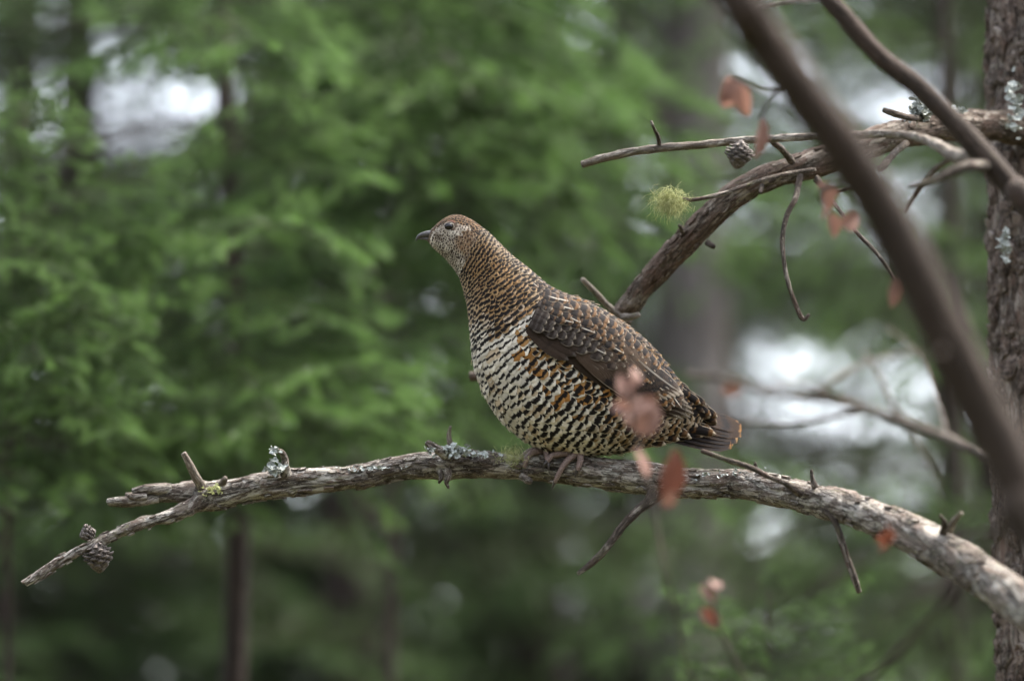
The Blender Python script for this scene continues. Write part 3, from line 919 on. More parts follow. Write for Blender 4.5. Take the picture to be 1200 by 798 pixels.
# ------------------------------------------------------------------ lichens and moss
def lichen(parent, px, py, d, rx, ry, n, seed, size=5.0, mat='lichen', nm="lichen"):
    rg = np.random.default_rng(seed)
    V, Fc = [], []
    for i in range(n):
        c = P(px + rg.normal(0, rx * 0.5), py + rg.normal(0, ry * 0.5), d + rg.normal(0, 0.006))
        s = size * K * d * rg.uniform(0.5, 1.2)
        ax = rg.normal(0, 1, 3) + np.array([0, -0.8, 0.9])
        ax /= np.linalg.norm(ax)
        u = np.cross(ax, rg.normal(0, 1, 3))
        u /= np.linalg.norm(u)
        w = np.cross(ax, u)
        k_ = 9
        b0 = len(V)
        V.append(c)
        lob = rg.uniform(0.55, 1.25, k_)
        for j in range(k_):
            t = 2 * math.pi * j / k_
            V.append(c + (u * math.cos(t) + w * math.sin(t)) * s * lob[j] + ax * s * rg.uniform(0.05, 0.65))
        for j in range(k_):
            Fc.append((b0, b0 + 1 + j, b0 + 1 + (j + 1) % k_))
    o = obj(nm, mesh(nm, V, Fc, smooth=False), parent, M[mat])
    return kind(o, "stuff")
lichen(perch, 322, 549, 3.962, 9, 8, 60, 1, 4.2)
lichen(perch, 323, 529, 3.96, 5, 4, 22, 2, 3.5)
lichen(perch, 533, 529, 3.968, 15, 6, 130, 3, 3.8)
lichen(perch, 560, 533, 3.975, 22, 3, 40, 12, 2.6)
lichen(perch, 860, 556, 3.955, 40, 5, 60, 13, 2.6)
lichen(perch, 430, 549, 3.98, 40, 3, 40, 14, 2.2)
lichen(perch, 506, 527, 3.962, 6, 6, 25, 4, 3.4)
lichen(ub, 1078, 132, 4.085, 13, 9, 80, 5, 5.2)
lichen(ub, 1079, 120, 4.08, 7, 5, 30, 6, 4.5)
lichen(ub, 1122, 131, 4.13, 12, 3, 26, 7, 4)
lichen(pine, 1190, 125, 4.20, 10, 30, 60, 8, 5)
lichen(pine, 1176, 285, 4.21, 6, 18, 30, 9, 5)
lichen(perch, 250, 575, 3.965, 14, 7, 26, 10, 3, 'moss')

def tuft(name, label, px, py, d, n, L, droop, seed, spread=7, cat="lichen"):
    """hair-like strands as crossed ribbons"""
    rg = np.random.default_rng(seed)
    V, Fc = [], []
    for i in range(n):
        p = P(px + rg.normal(0, spread), py + rg.normal(0, spread * 0.7), d + rg.normal(0, 0.006))
        dr = rg.normal(0, 1, 3)
        dr /= np.linalg.norm(dr)
        ln = L * rg.uniform(0.5, 1.2)
        w = np.cross(dr, rg.normal(0, 1, 3))
        w = w / np.linalg.norm(w) * 0.0003
        b0 = len(V)
        for k_ in range(6):
            V.append(p - w * (1 - k_ / 7))
            V.append(p + w * (1 - k_ / 7))
            dr = dr + np.array([0, 0, -droop * 0.3]) + rg.normal(0, 0.5, 3)
            dr /= np.linalg.norm(dr)
            p = p + dr * ln / 6
        for k_ in range(5):
            a = b0 + 2 * k_
            Fc.append((a, a + 1, a + 3, a + 2))
    o = obj(name, mesh(name, V, Fc, smooth=False), None, M['moss'])
    return tag(o, label, cat)
tuft("beard_lichen", "yellow-green bushy lichen tuft on a thin twig tip above the grouse's back", 786, 234, 3.99, 850, 0.022, 1.5, 31, 9)
tuft("moss_tuft", "small yellow-green moss tuft on top of the perch beside the grouse's toes", 601, 535, 3.978, 320, 0.011, -0.5, 32, 8, "moss")

# ------------------------------------------------------------------ cones
def cone(label, px, py, d, diam, length, tilt, seed, group=None):
    rg = np.random.default_rng(seed)
    t = thing("seed_cone", label, "cone", group)
    t.location = P(px, py, d)
    t.rotation_euler = tilt
    r = diam / 2 * K * d
    L = length * K * d
    core = [[0, 0, -L * 0.5, r * 0.15], [0, 0, -L * 0.3, r * 0.6], [0, 0, 0, r * 0.72], [0, 0, L * 0.3, r * 0.5], [0, 0, L * 0.5, r * 0.1]]
    obj("core", tube_world("core", core, L / 14, 10), t, M['cone'])
    # one scale: a thick spoon-shaped wedge growing along +X
    V, Fc = [], []
    prof = [(0, .28), (.45, .42), (.8, .52), (1.0, .40), (1.08, .16)]
    for i, (x, w) in enumerate(prof):
        lift = 0.25 * x * x
        V += [(x, -w, lift), (x, 0, lift + 0.14), (x, w, lift), (x, 0, lift - 0.16)]
    for i in range(len(prof) - 1):
        for j in range(4):
            a, b = i * 4 + j, i * 4 + (j + 1) % 4
            Fc.append((a, b, b + 4, a + 4))
    Fc.append((16, 17, 18, 19))
    me = mesh("scale", V, Fc)
    me.materials.append(M['cone'])
    n = 46
    for i in range(n):
        f = (i + 0.5) / n
        z = (f - 0.5) * L * 0.98
        rr = r * (math.sin(math.pi * (0.08 + 0.86 * f)) ** 0.6)
        th = i * 2.39996
        o = obj("scale", me, t)
        o.location = (math.cos(th) * rr * 0.45, math.sin(th) * rr * 0.45, z)
        o.rotation_euler = (0, (f - 0.35) * 0.9 * 1.4 - 0.1, th)
        s = rr * 0.62 * rg.uniform(0.9, 1.1)
        o.scale = (s * 0.95, s * 1.0, s * 1.0)
    return t
cone("small grey-brown cone hanging under the thin fork of the perch", 115, 652, 3.955, 34, 38, (R(14), R(-12), 0.4), 1)
cone("little closed cone on top of the thin fork of the perch", 103, 625, 3.965, 21, 20, (R(40), R(60), 0.9), 2)
cone("dark open cone hanging by the pink leaves near the arched branch", 866, 181, 3.84, 32, 34, (R(20), R(10), 0), 3)

# ------------------------------------------------------------------ leaning foreground stems with withered leaves
def leaf_mesh(seed, curl=0.5, fold=0.5, w=0.36):
    rg = np.random.default_rng(seed)
    V, Fc = [], []
    n, m_ = 11, 7
    for i in range(n):
        b = i / (n - 1)
        wid = w * (math.sin(math.pi * min(1, b * 0.92 + 0.04)) ** 0.75) * (1 - 0.25 * b)
        for j in range(m_):
            a = -1 + 2 * j / (m_ - 1)
            x = b * (1 - 0.15 * curl * b)
            y = a * wid * (1 - 0.25 * fold)
            z = fold * abs(a) * wid * 0.9 - curl * 0.5 * b * b + 0.03 * math.sin(b * 22 + a * 3) * abs(a) + rg.normal(0, 0.006)
            V.append((x, y, z))
    for i in range(n - 1):
        for j in range(m_ - 1):
            a = i * m_ + j
            Fc.append((a, a + 1, a + m_ + 1, a + m_))
    return mesh("leaf", V, Fc)
LEAVES_P = [leaf_mesh(i, 0.2 + 0.25 * i, 0.3 + 0.2 * (i % 3), 0.34 + 0.04 * i) for i in range(4)]
LEAVES_R = [leaf_mesh(20 + i, 0.15 + 0.2 * i, 0.5, 0.36) for i in range(2)]
for me in LEAVES_P: me.materials.append(M['leaf_pink'])
for me in LEAVES_R: me.materials.append(M['leaf_rust'])
def leaf(parent, px, py, d, length, ang, seed, rust=False, yaw=0.0, roll=0.0):
    """stem end at the pixel, blade running at ang degrees in the picture (0 = right, 90 = down)"""
    from mathutils import Matrix
    o = obj("leaf", (LEAVES_R if rust else LEAVES_P)[seed % (2 if rust else 4)], parent)
    a = R(ang)
    X = Vector(RT) * math.cos(a) * math.cos(yaw) - Vector(UP) * math.sin(a) * math.cos(yaw) + Vector(FW) * math.sin(yaw)
    Z = -Vector(FW) + Vector(RT) * roll
    Z = (Z - X * Z.dot(X)).normalized()
    Y = Z.cross(X)
    mt = Matrix((X, Y, Z)).transposed().to_4x4()
    mt.translation = Vector(P(px, py, d))
    o.matrix_world = mt @ Matrix.Scale(0.88 * length * K * d, 4)
    return o

def stem_disp(s, r):
    return 0.0015 * nz(s[0] * 12, s[1] * 25, s[2] * 25) + 0.0006 * nz(s[0] * 70, s[1] * 90, s[2] * 90), 0.0
def leaning(name, label, pts, foot, top_ext):
    t = thing(name, label, "stem")
    c = [list(P(a, b, d)) + [w * 0.5 * K * d] for a, b, d, w in pts]
    first, last = np.array(c[0][:3]), np.array(c[-1][:3])
    foot = np.array(foot)
    pre = [[*(first + np.array(top_ext) * f), c[0][3] * (1 - 0.7 * f)] for f in (1.0, 0.5)]
    post = []
    for f in (0.33, 0.66, 1.0):
        q = last + (foot - last) * f
        q[0] += 0.10 * math.sin(f * math.pi)
        post.append([*q, c[-1][3] * (1 + 0.25 * f)])
    obj("trunk", tube_world(name, pre + c + post, 0.006, 24, stem_disp), t, M['stem'])
    return t
big = leaning("leaning_stem", "thick brown leaning stem, strongly out of focus, crossing in front of the arched branch",
              [(838, -40, 2.62, 52), (880, 25, 2.63, 52), (930, 95, 2.64, 53), (985, 170, 2.65, 54), (1035, 250, 2.66, 55), (1075, 325, 2.66, 56), (1115, 410, 2.66, 58), (1160, 495, 2.66, 60), (1205, 580, 2.65, 62), (1270, 700, 2.63, 64)],
              (1.35, 2.5, -0.05), (-0.45, 0.1, 0.75))
thin = leaning("leaning_stem", "thin grey-brown leaning stem crossing the scaly pine trunk above the thick one",
               [(955, -25, 3.55, 21), (990, 20, 3.54, 22), (1030, 65, 3.53, 22), (1075, 100, 3.52, 23), (1115, 140, 3.51, 25), (1150, 178, 3.50, 28), (1200, 236, 3.48, 28), (1260, 320, 3.45, 30)],
               (1.75, 3.3, -0.05), (-0.3, 0.05, 0.5))
# long twig of the thin stem reaching back into focus
twig(thin, [(1150, 183, 3.52, 22), (1122, 183, 3.58, 17), (1095, 168, 3.66, 12), (1060, 158, 3.74, 10), (1010, 158, 3.80, 10), (960, 160, 3.84, 9), (920, 162, 3.87, 9), (870, 165, 3.90, 9), (820, 170, 3.93, 9), (770, 174, 3.95, 10), (725, 181, 3.97, 10), (682, 193, 3.98, 9)], 'pale_twig', seg=0.002, sides=14)
twig(thin, [(773, 172, 3.95, 6), (771, 160, 3.94, 5), (766, 150, 3.93, 4), (763, 142, 3.93, 3)])
twig(thin, [(1150, 176, 3.55, 9), (1122, 182, 3.6, 7), (1095, 200, 3.66, 7), (1075, 225, 3.70, 6), (1062, 247, 3.72, 5)])
twig(thin, [(1165, 195, 3.5, 16), (1130, 196, 3.46, 14), (1095, 212, 3.45, 9), (1065, 219, 3.45, 5)])
tw = twig(thin, [(968, 0, 3.60, 7), (930, 2, 3.66, 6), (905, 6, 3.70, 6), (885, 9, 3.72, 4)], 'pale_twig')
# withered leaf twigs hanging from the thick stem
def leafy(pts, leaves, mat='stem'):
    tw = obj("twig", tube_px("twig", pts, 0.004, 8, plain_disp), big, M[mat])
    for l in leaves:
        leaf(tw, *l)
    return tw
leafy([(925, 92, 2.64, 8), (915, 105, 3.0, 6), (895, 108, 3.25, 5), (872, 98, 3.35, 5), (860, 92, 3.4, 4)],
      [(866, 94, 3.4, 48, 115, 1, False, 0.3, 0.4), (868, 100, 3.38, 44, 82, 2, False, -0.2, -0.3), (858, 92, 3.4, 40, 100, 3, False, -0.7, 0.6)])
leafy([(915, 105, 3.2, 5), (900, 122, 3.35, 4), (892, 138, 3.45, 4)], [(893, 138, 3.45, 58, 94, 0, False, 0.1, 1.4)])
leafy([(1005, 205, 2.65, 9), (985, 215, 3.2, 6), (965, 222, 3.35, 6), (962, 235, 3.4, 5), (972, 250, 3.42, 4)],
      [(972, 250, 3.42, 38, 70, 1, False, 0.2, 0.6), (958, 215, 3.38, 62, 62, 2, False, 0.4, 1.5), (985, 262, 3.4, 36, -12, 3, False, 0.2, 0.9)])
leafy([(1075, 325, 2.66, 8), (1062, 322, 3.2, 5), (1048, 325, 3.35, 4)], [(1047, 326, 3.36, 42, 88, 0, False, 0.2, 0.7)])
leafy([(1110, 405, 2.66, 8), (1100, 415, 2.62, 6)], [(1104, 410, 2.73, 30, 120, 2, False, 0.5, 0.5)])
# the twig in front of the grouse's flank grows from low on the thick stem
leafy([(1200, 575, 2.65, 9), (1120, 690, 2.85, 8), (1010, 800, 3.1, 8), (900, 850, 3.2, 5), (820, 810, 3.3, 3), (785, 690, 3.16, 3), (765, 590, 3.20, 4), (752, 535, 3.22, 5), (742, 490, 3.23, 5), (735, 455, 3.24, 4)],
      [(738, 470, 3.24, 40, -110, 0, False, 0.2, 0.3), (742, 490, 3.23, 46, -55, 1, False, 0.4, -0.2), (740, 482, 3.22, 34, -160, 2, False, 0.3, 0.4), (746, 505, 3.22, 44, -35, 3, False, -0.3, 0.3),
       (745, 505, 3.24, 40, -95, 2, False, 0.3, -0.4), (750, 468, 3.24, 36, 20, 1, False, 0.4, 0.5), (742, 452, 3.25, 30, -70, 3, False, 0.2, 0.8),
       (758, 560, 3.21, 44, -105, 0, False, 0.2, 1.5), (778, 585, 3.20, 70, -74, 0, True, 0.1, 0.5), (790, 575, 3.18, 34, 120, 1, False, 0.4, 0.2)])
leafy([(905, 852, 3.2, 6), (870, 790, 3.2, 5), (845, 740, 3.2, 4), (836, 705, 3.2, 4)], [(836, 705, 3.2, 30, -120, 1, False, 0.2, 0.2), (842, 735, 3.2, 36, -130, 2, True, 0.3, 0.2), (838, 690, 3.2, 26, -80, 3, False, 0.7, 0.2)])
leafy([(1165, 620, 2.82, 6), (1080, 640, 3.15, 5), (1040, 615, 3.25, 4)], [(1040, 612, 3.25, 44, 95, 1, True, 0.2, 1.2), (1050, 622, 3.25, 30, 150, 0, True, 0.2, 0.5)])
# leaf hanging on the pale dead branch behind
leaf(db, 872, 452, 5.5, 34, 165, 1, False, 0.2, 0.6)
# ------------------------------------------------------------------ the grouse
RING = np.array([  # upper x y, lower x y, half width, depth offset (all in photo px at the bird)
    (505.5, 268.5, 501, 283, 6.5, 0), (513, 262, 508, 291, 12, 0), (521, 256, 515, 297, 16.5, 0), (532, 252, 523, 304, 20, 0), (546, 254.5, 529, 311, 21, 0),
    (560, 263, 535, 319, 21, 0), (577, 277, 540, 329, 22, 0), (597, 297, 545, 345, 25, 0), (618, 314, 549, 365, 31, -2), (640, 333, 552, 395, 39, -4),
    (662, 345, 556, 428, 48, -5), (688, 354, 569, 464, 56, -4), (712, 367, 591, 496, 62, 0), (737, 384, 624, 521, 64, 4), (760, 403, 664, 532, 61, 10),
    (780, 426, 706, 532, 54, 16), (797, 449, 746, 526, 43, 22), (812, 467, 786, 516, 29, 28), (830, 480, 815, 510, 14, 33)], dtype=float)
NR = len(RING)
BIRD_O = P(600, 399, D0)

def bird_pt(x, y, dep):
    """bird frame (photo px at the bird, depth in the same unit) -> world"""
    x, y, dep = np.asarray(x), np.asarray(y), np.asarray(dep)
    return BIRD_O + RT * ((x - 600) * PX)[..., None] + UP * ((399 - y) * PX)[..., None] + FW * (dep * PX)[..., None]

def surf(u, v):
    """body surface in bird px units; v = 0 back, pi/2 near side, pi belly"""
    r = cr_eval(RING, u)
    mx, my = (r[..., 0] + r[..., 2]) / 2, (r[..., 1] + r[..., 3]) / 2
    hx, hy = (r[..., 0] - r[..., 2]) / 2, (r[..., 1] - r[..., 3]) / 2
    c, s = np.cos(v), np.sin(v)
    c = np.sign(c) * np.abs(c) ** 0.94
    s = np.sign(s) * np.abs(s) ** 0.94
    return np.stack([mx + hx * c, my + hy * c, r[..., 5] - r[..., 4] * s], axis=-1)

def surf_frame(u, v):
    e = 0.02
    p = surf(u, v)
    du = (surf(np.minimum(u + e, NR - 1.001), v) - surf(np.maximum(u - e, 0), v))
    du /= (np.minimum(u + e, NR - 1.001) - np.maximum(u - e, 0))[..., None]
    dv = (surf(u, v + e) - surf(u, v - e)) / (2 * e)
    n = np.cross(du, dv)
    n /= np.linalg.norm(n, axis=-1)[..., None] + 1e-9
    # outwards: away from the ring centre
    r = cr_eval(RING, u)
    cen = np.stack([(r[..., 0] + r[..., 2]) / 2, (r[..., 1] + r[..., 3]) / 2, r[..., 5]], axis=-1)
    sg = np.sign(np.sum((p - cen) * n, axis=-1))
    return p, du, dv, n * sg[..., None]

grouse = thing("grouse", "plump brown barred grouse perched facing left on the dead branch", "bird")

def build_body():
    nu, nv = 110, 56
    u = np.linspace(0, NR - 1.001, nu)
    v = np.linspace(0, 2 * math.pi, nv, endpoint=False)
    U, V = np.meshgrid(u, v, indexing='ij')
    p = surf(U, V).reshape(-1, 3)
    w = bird_pt(p[:, 0], p[:, 1], p[:, 2])
    faces = []
    for i in range(nu - 1):
        for j in range(nv):
            k_ = (j + 1) % nv
            faces.append((i * nv + j, i * nv + k_, (i + 1) * nv + k_, (i + 1) * nv + j))
    c0 = w[:nv].mean(axis=0)
    c1 = w[-nv:].mean(axis=0)
    n0 = len(w)
    w = np.vstack([w, c0, c1])
    for j in range(nv):
        k_ = (j + 1) % nv
        faces.append((n0, k_, j))
        faces.append((n0 + 1, (nu - 1) * nv + j, (nu - 1) * nv + k_))
    return obj("body", mesh("body", w, faces), grouse, M['down'])
body = build_body()

# feather grid shared by all feathers
FA, FB = 5, 7
fa = np.linspace(-1, 1, FA)
fb = np.linspace(0, 1, FB) ** 0.9
GA, GB = np.meshgrid(fa, fb, indexing='xy')            # (FB, FA)
PROF = np.interp(GB, [0, 0.15, 0.4, 0.65, 0.8, 0.9, 0.96, 1.0], [0.5, 0.78, 0.98, 1.0, 0.88, 0.66, 0.42, 0.10])
FQ = []
for i_ in range(FB - 1):
    for j_ in range(FA - 1):
        a_ = i_ * FA + j_
        FQ.append((a_, a_ + 1, a_ + FA + 1, a_ + FA))
FQ = np.array(FQ)

class Feathers:
    """collects feathers, then makes one mesh"""
    def __init__(self):
        self.v, self.uv, self.base, self.bar, self.edge, self.par, self.par2 = [], [], [], [], [], [], []
    def add(self, pts, base, bar, edge, par, par2, rnd, sided=1.0):
        n = FA * FB
        self.v.append(pts.reshape(n, 3))
        self.uv.append(np.stack([GA, GB, np.full_like(GA, sided)], axis=-1).reshape(n, 3))
        for lst, val in ((self.base, base), (self.bar, bar), (self.edge, edge), (self.par, par), (self.par2, par2)):
            lst.append(np.tile(np.asarray(val, float), (n, 1)))
    def mesh(self, name):
        k_ = len(self.v)
        q = (FQ[None] + (np.arange(k_) * FA * FB)[:, None, None]).reshape(-1, 4)
        me = fast_mesh(name, np.vstack(self.v), q, {"fuv": np.vstack(self.uv), "fbase": np.vstack(self.base), "fbar": np.vstack(self.bar),
                                                    "fedge": np.vstack(self.edge), "fpar": np.vstack(self.par), "fpar2": np.vstack(self.par2)})
        me.materials.append(M['feather'])
        return me

BLACK = np.array([0.014, 0.011, 0.010])
DKBR = np.array([0.040, 0.026, 0.018])
BROWN = np.array([0.105, 0.068, 0.044])
GREYB = np.array([0.085, 0.069, 0.058])
TAWNY = np.array([0.36, 0.165, 0.045])
BUFF = np.array([0.42, 0.27, 0.125])
CREAM = np.array([0.55, 0.45, 0.32])
WHITE = np.array([0.74, 0.665, 0.555])
GREYT = np.array([0.30, 0.245, 0.185])

def ss(x, a, b):
    t = min(1.0, max(0.0, (x - a) / (b - a)))
    return t * t * (3 - 2 * t)
def mixc(a, b, f):
    return a * (1 - f) + b * f

frg = np.random.default_rng(77)

def plumage(u, w):
    """colours for the feather at spine position u, fold angle w (0 back .. pi belly)
    -> base, bar, edge, (bar centre, bar half width, edge width), (streak, period, vermiculation)"""
    r1, r2, r3 = frg.random(3)
    if u < 4.9:                                            # head
        if w < 0.95:
            base = mixc(TAWNY * 0.72, GREYT * 0.9, 0.15 + 0.45 * r1)
            return base, BLACK, mixc(BUFF, GREYT, r2) * 0.9, (0.76, 0.20, 0.08), (-1, 0.5, 0.25)
        if w < 2.0:
            ear = ss(u, 2.9, 3.6) * (1 - ss(u, 4.7, 5.0)) * (1 - ss(w, 1.75, 2.0))
            base = mixc(mixc(WHITE, GREYT, 0.15 + 0.45 * r1), TAWNY * 0.55 + BROWN * 0.45, 0.85 * ear)
            return base, DKBR * 1.3, mixc(CREAM, GREYT, r2), (0.7, 0.14 - 0.03 * ear, 0.14), (-1, 0.6, 0.05)
        base = mixc(WHITE, GREYT, 0.2 + 0.3 * r1)
        return base, DKBR, WHITE, (0.66, 0.15, 0.2), (-1, 0.6, 0.05)
    nk = ss(u, 4.5, 6.0)
    if u < 9.2 and not (u > 8.3 and w < 0.75):             # neck to upper breast
        side = ss(w, 0.5, 1.2)
        low = ss(u, 7.2, 9.4)
        front = ss(w, 1.8, 2.6)
        base = mixc(mixc(GREYT * 0.9, BUFF * 0.85, 0.5 * r1), mixc(BUFF * 0.9, TAWNY * 0.95, 0.15 + 0.55 * r1) * 0.85 + GREYT * 0.12, side * (0.6 + 0.4 * nk))
        base = mixc(base, CREAM, front * 0.45 * (1 - 0.4 * low))
        wf = low * (0.25 + 0.75 * front)
        base = mixc(base, WHITE, ss(wf + 0.5 * (r2 - 0.5), 0.25, 0.75))
        edge = mixc(base, CREAM, 0.45 * r3)
        return base, BLACK, edge, (0.72, 0.135, 0.08), (-1 if frg.random() < 0.04 else 0, 0.42, 0.08)
    if w < 0.85 + 0.35 * ss(u, 13, 16):                    # back, rump
        if u < 13.5:
            base = mixc(BROWN, GREYT * 0.75, 0.5 * r1)
            if r2 < 0.22:
                base = TAWNY * 0.55
            return base, BLACK, mixc(GREYT * 0.7, GREYT * 1.2, r3), (0.62, 0.16, 0.10), (0.6 if r2 > 0.9 else 0, 0.4, 0.35)
        base = mixc(BROWN, TAWNY * 0.5, r1 * 0.7)
        return base, BLACK, mixc(GREYT, BUFF, r3), (0.66, 0.17, 0.12), (0, 0.36, 0.15)
    if u > 15.0 or (u > 13.2 and w > 1.1 and w < 2.3 and r1 < ss(u, 13.0, 15.2)):   # vent and rear flank
        base = mixc(mixc(BUFF, TAWNY, r1) * 0.6, WHITE * 0.8, 0.5 * r2)
        return base, BLACK, mixc(WHITE * 0.85, BUFF, r3 * 0.7), (0.64, 0.11, 0.14), (0, 0.42, 0.06)
    # breast, flank and belly
    flank = (1 - ss(w, 1.5, 2.1)) * ss(u, 9.0, 10.0)
    base = WHITE * (0.82 + 0.22 * r1)
    if r2 < flank * 0.85:
        base = mixc(TAWNY, BUFF, 0.6 * r3) * 0.95
    elif r2 < 0.16:
        base = mixc(WHITE, BUFF, 0.6)
    edge = WHITE * (0.9 + 0.15 * r3) if r3 > 0.3 * flank else TAWNY
    bw = 0.068 + 0.02 * r1 + 0.05 * ss(u, 10, 13.0) * (1 - ss(w, 2.2, 2.9))
    spot = frg.random() < 0.35 * (1 - ss(w, 1.45, 1.8)) * ss(u, 10.5, 11.5)
    return base, BLACK, WHITE * 1.1 if spot else edge, (0.70 + 0.03 * (r3 - .5), bw, 0.24 if spot else 0.10), (0, 0.44, 0.02)

EYE = (526.3, 266.3)
def body_feathers():
    F = Feathers()
    # rows by arc length on the near side
    uu = np.linspace(0.12, NR - 1.35, 3000)
    pp = surf(uu, np.full_like(uu, math.pi / 2))
    # use mean step of side, top and belly
    tp = surf(uu, np.zeros_like(uu))
    bt = surf(uu, np.full_like(uu, math.pi))
    st = (np.linalg.norm(np.diff(pp, axis=0), axis=1) * 0.5 + 0.25 * np.linalg.norm(np.diff(tp, axis=0), axis=1) + 0.25 * np.linalg.norm(np.diff(bt, axis=0), axis=1))
    s = np.concatenate([[0], np.cumsum(st)])
    def spacing(u):
        return np.interp(u, [0, 2, 4, 5, 7, 9, 11, 13, 15, 18], [2.6, 3.0, 3.4, 4.0, 5.0, 7.6, 9.6, 10.2, 9.5, 8.5])
    pos, row = 0.0, 0
    while pos < s[-1]:
        u0 = float(np.interp(pos, s, uu))
        sp = float(spacing(u0))
        vv = np.linspace(0, 2 * math.pi, 160)
        ring = surf(np.full_like(vv, u0), vv)
        cs = np.concatenate([[0], np.cumsum(np.linalg.norm(np.diff(ring, axis=0), axis=1))])
        nacc = max(8, int(cs[-1] / (sp * 0.86)))
        for k_ in range(nacc):
            q = ((k_ + 0.5 * (row % 2) + frg.uniform(-0.3, 0.3)) / nacc) % 1.0 * cs[-1]
            v0 = float(np.interp(q, cs, vv))
            w = v0 if v0 <= math.pi else 2 * math.pi - v0
            jt = 0.6 if u0 < 5 else 0.22 if u0 < 8.5 else 0.10
            uj = u0 + frg.uniform(-jt, jt) * sp / 22.0
            uj = max(0.05, uj)
            uj = max(0.05, uj + (0.16 if u0 > 5 else 0.5) * sp / 22.0 * nz(v0 * 5.0, uj * 1.3, 2.0) * 2.0)
            p, du, dv, n = surf_frame(np.array(uj), np.array(v0))
            if u0 < 4 and math.hypot(p[0] - EYE[0], (p[1] - EYE[1])) < 6.3 and 0.5 < w < 2.0:
                continue
            lu, lv = np.linalg.norm(du), np.linalg.norm(dv)
            L = sp * 2.35 * frg.uniform(0.92, 1.1)
            W = sp * 0.70 * frg.uniform(0.92, 1.1)
            if uj > 9 and w > 2.5:
                W *= 0.8
            skew = frg.normal(0, 0.08)
            ua = np.clip(uj + GB * L / lu, 0, NR - 1.002)
            va = v0 + (GA * PROF * W + skew * GB * L) / lv
            P3 = surf(ua, va)
            _, _, _, n3 = surf_frame(ua, va)
            lift = -0.3 + sp * (0.05 + (0.20 + 0.10 * frg.random()) * GB ** 1.2) - 0.10 * W * GA ** 2
            if frg.random() < 0.10:
                lift = lift + 0.22 * sp * GB ** 2
            if uj > 13.5 and w > 2.0:
                lift = lift + 0.12 * sp * GB
            P3 = P3 + n3 * lift[..., None]
            w3 = bird_pt(P3[..., 0], P3[..., 1], P3[..., 2])
            base, bar, edge, par, par2 = plumage(uj, w)
            de = math.hypot((p[0] - EYE[0]) / 1.3, p[1] - EYE[1])
            if u0 < 4.5 and ((de < 10 and p[1] > EYE[1] + 1) or (p[0] > EYE[0] + 6 and abs(p[1] - EYE[1] + 1) < 2.5 and p[0] < EYE[0] + 19)):
                base, edge, par = mixc(base, WHITE, 0.55), mixc(GREYT, WHITE, 0.7), (0.66, 0.07, 0.2)
            cl = nz(p[0] * 0.045, p[1] * 0.045, p[2] * 0.045 + 3.0)
            if uj < 5.2:
                cl = nz(p[0] * 0.16, p[1] * 0.16, p[2] * 0.16 + 3.0)
                base, edge = mixc(base, mixc(DKBR, BROWN, 0.6), min(0.6, max(0.0, 0.15 + 1.0 * cl))), mixc(edge, BROWN, min(0.6, max(0.0, 0.1 + 0.9 * cl)))
            par = (par[0] + frg.uniform(-0.03, 0.03), par[1] * (1 + 0.3 * cl) * frg.uniform(0.82, 1.18), par[2])
            tone = frg.uniform(0.84, 1.12) * (1 - 0.12 * cl)
            F.add(w3, base * tone, bar, edge * tone, par, par2, frg.random())
        pos += sp
        row += 1
    return F
plum = obj("plumage", body_feathers().mesh("plumage"), body)
kind(plum, "stuff")
plum["label"] = "cream and tawny feathers with black bars"

# ---- wing: feathers laid over the flank in the bird's side plane
_u = np.linspace(5, NR - 1.01, 200)
_v = np.linspace(0.02, math.pi - 0.02, 110)
_U, _V = np.meshgrid(_u, _v, indexing='ij')
_S = surf(_U, _V).reshape(-1, 3)
_C = cr_eval(RING, _U.ravel())[:, 5]
def near_depth(x, y):
    x, y = np.asarray(x, float), np.asarray(y, float)
    out = np.empty(x.shape)
    cen = np.empty(x.shape)
    fx, fy = x.ravel(), y.ravel()
    o, c = out.reshape(-1), cen.reshape(-1)
    for i in range(len(fx)):
        d2 = (_S[:, 0] - fx[i]) ** 2 + (_S[:, 1] - fy[i]) ** 2
        k_ = np.argpartition(d2, 14)[:14]
        w = 1.0 / (d2[k_] + 1.5)
        o[i] = np.sum(_S[k_, 2] * w) / w.sum()
        c[i] = np.sum(_C[k_] * w) / w.sum()
    return out, cen

def flat_feather(root, tip, width, lift0, lift1, camber=0.12, sweep=0.0):
    """feather in the side plane -> (pixel grid, outward lift)"""
    rx, ry = root
    dx, dy = tip[0] - rx, tip[1] - ry
    L = math.hypot(dx, dy)
    tx, ty = dx / L, dy / L
    nx, ny = -ty, tx
    off = GA * PROF * width / 2 + sweep * np.sin(GB * math.pi) * L
    X = rx + GB * dx + off * nx
    Y = ry + GB * dy + off * ny
    lift = lift0 + (lift1 - lift0) * GB - camber * width * 0.5 * GA ** 2
    return X, Y, lift

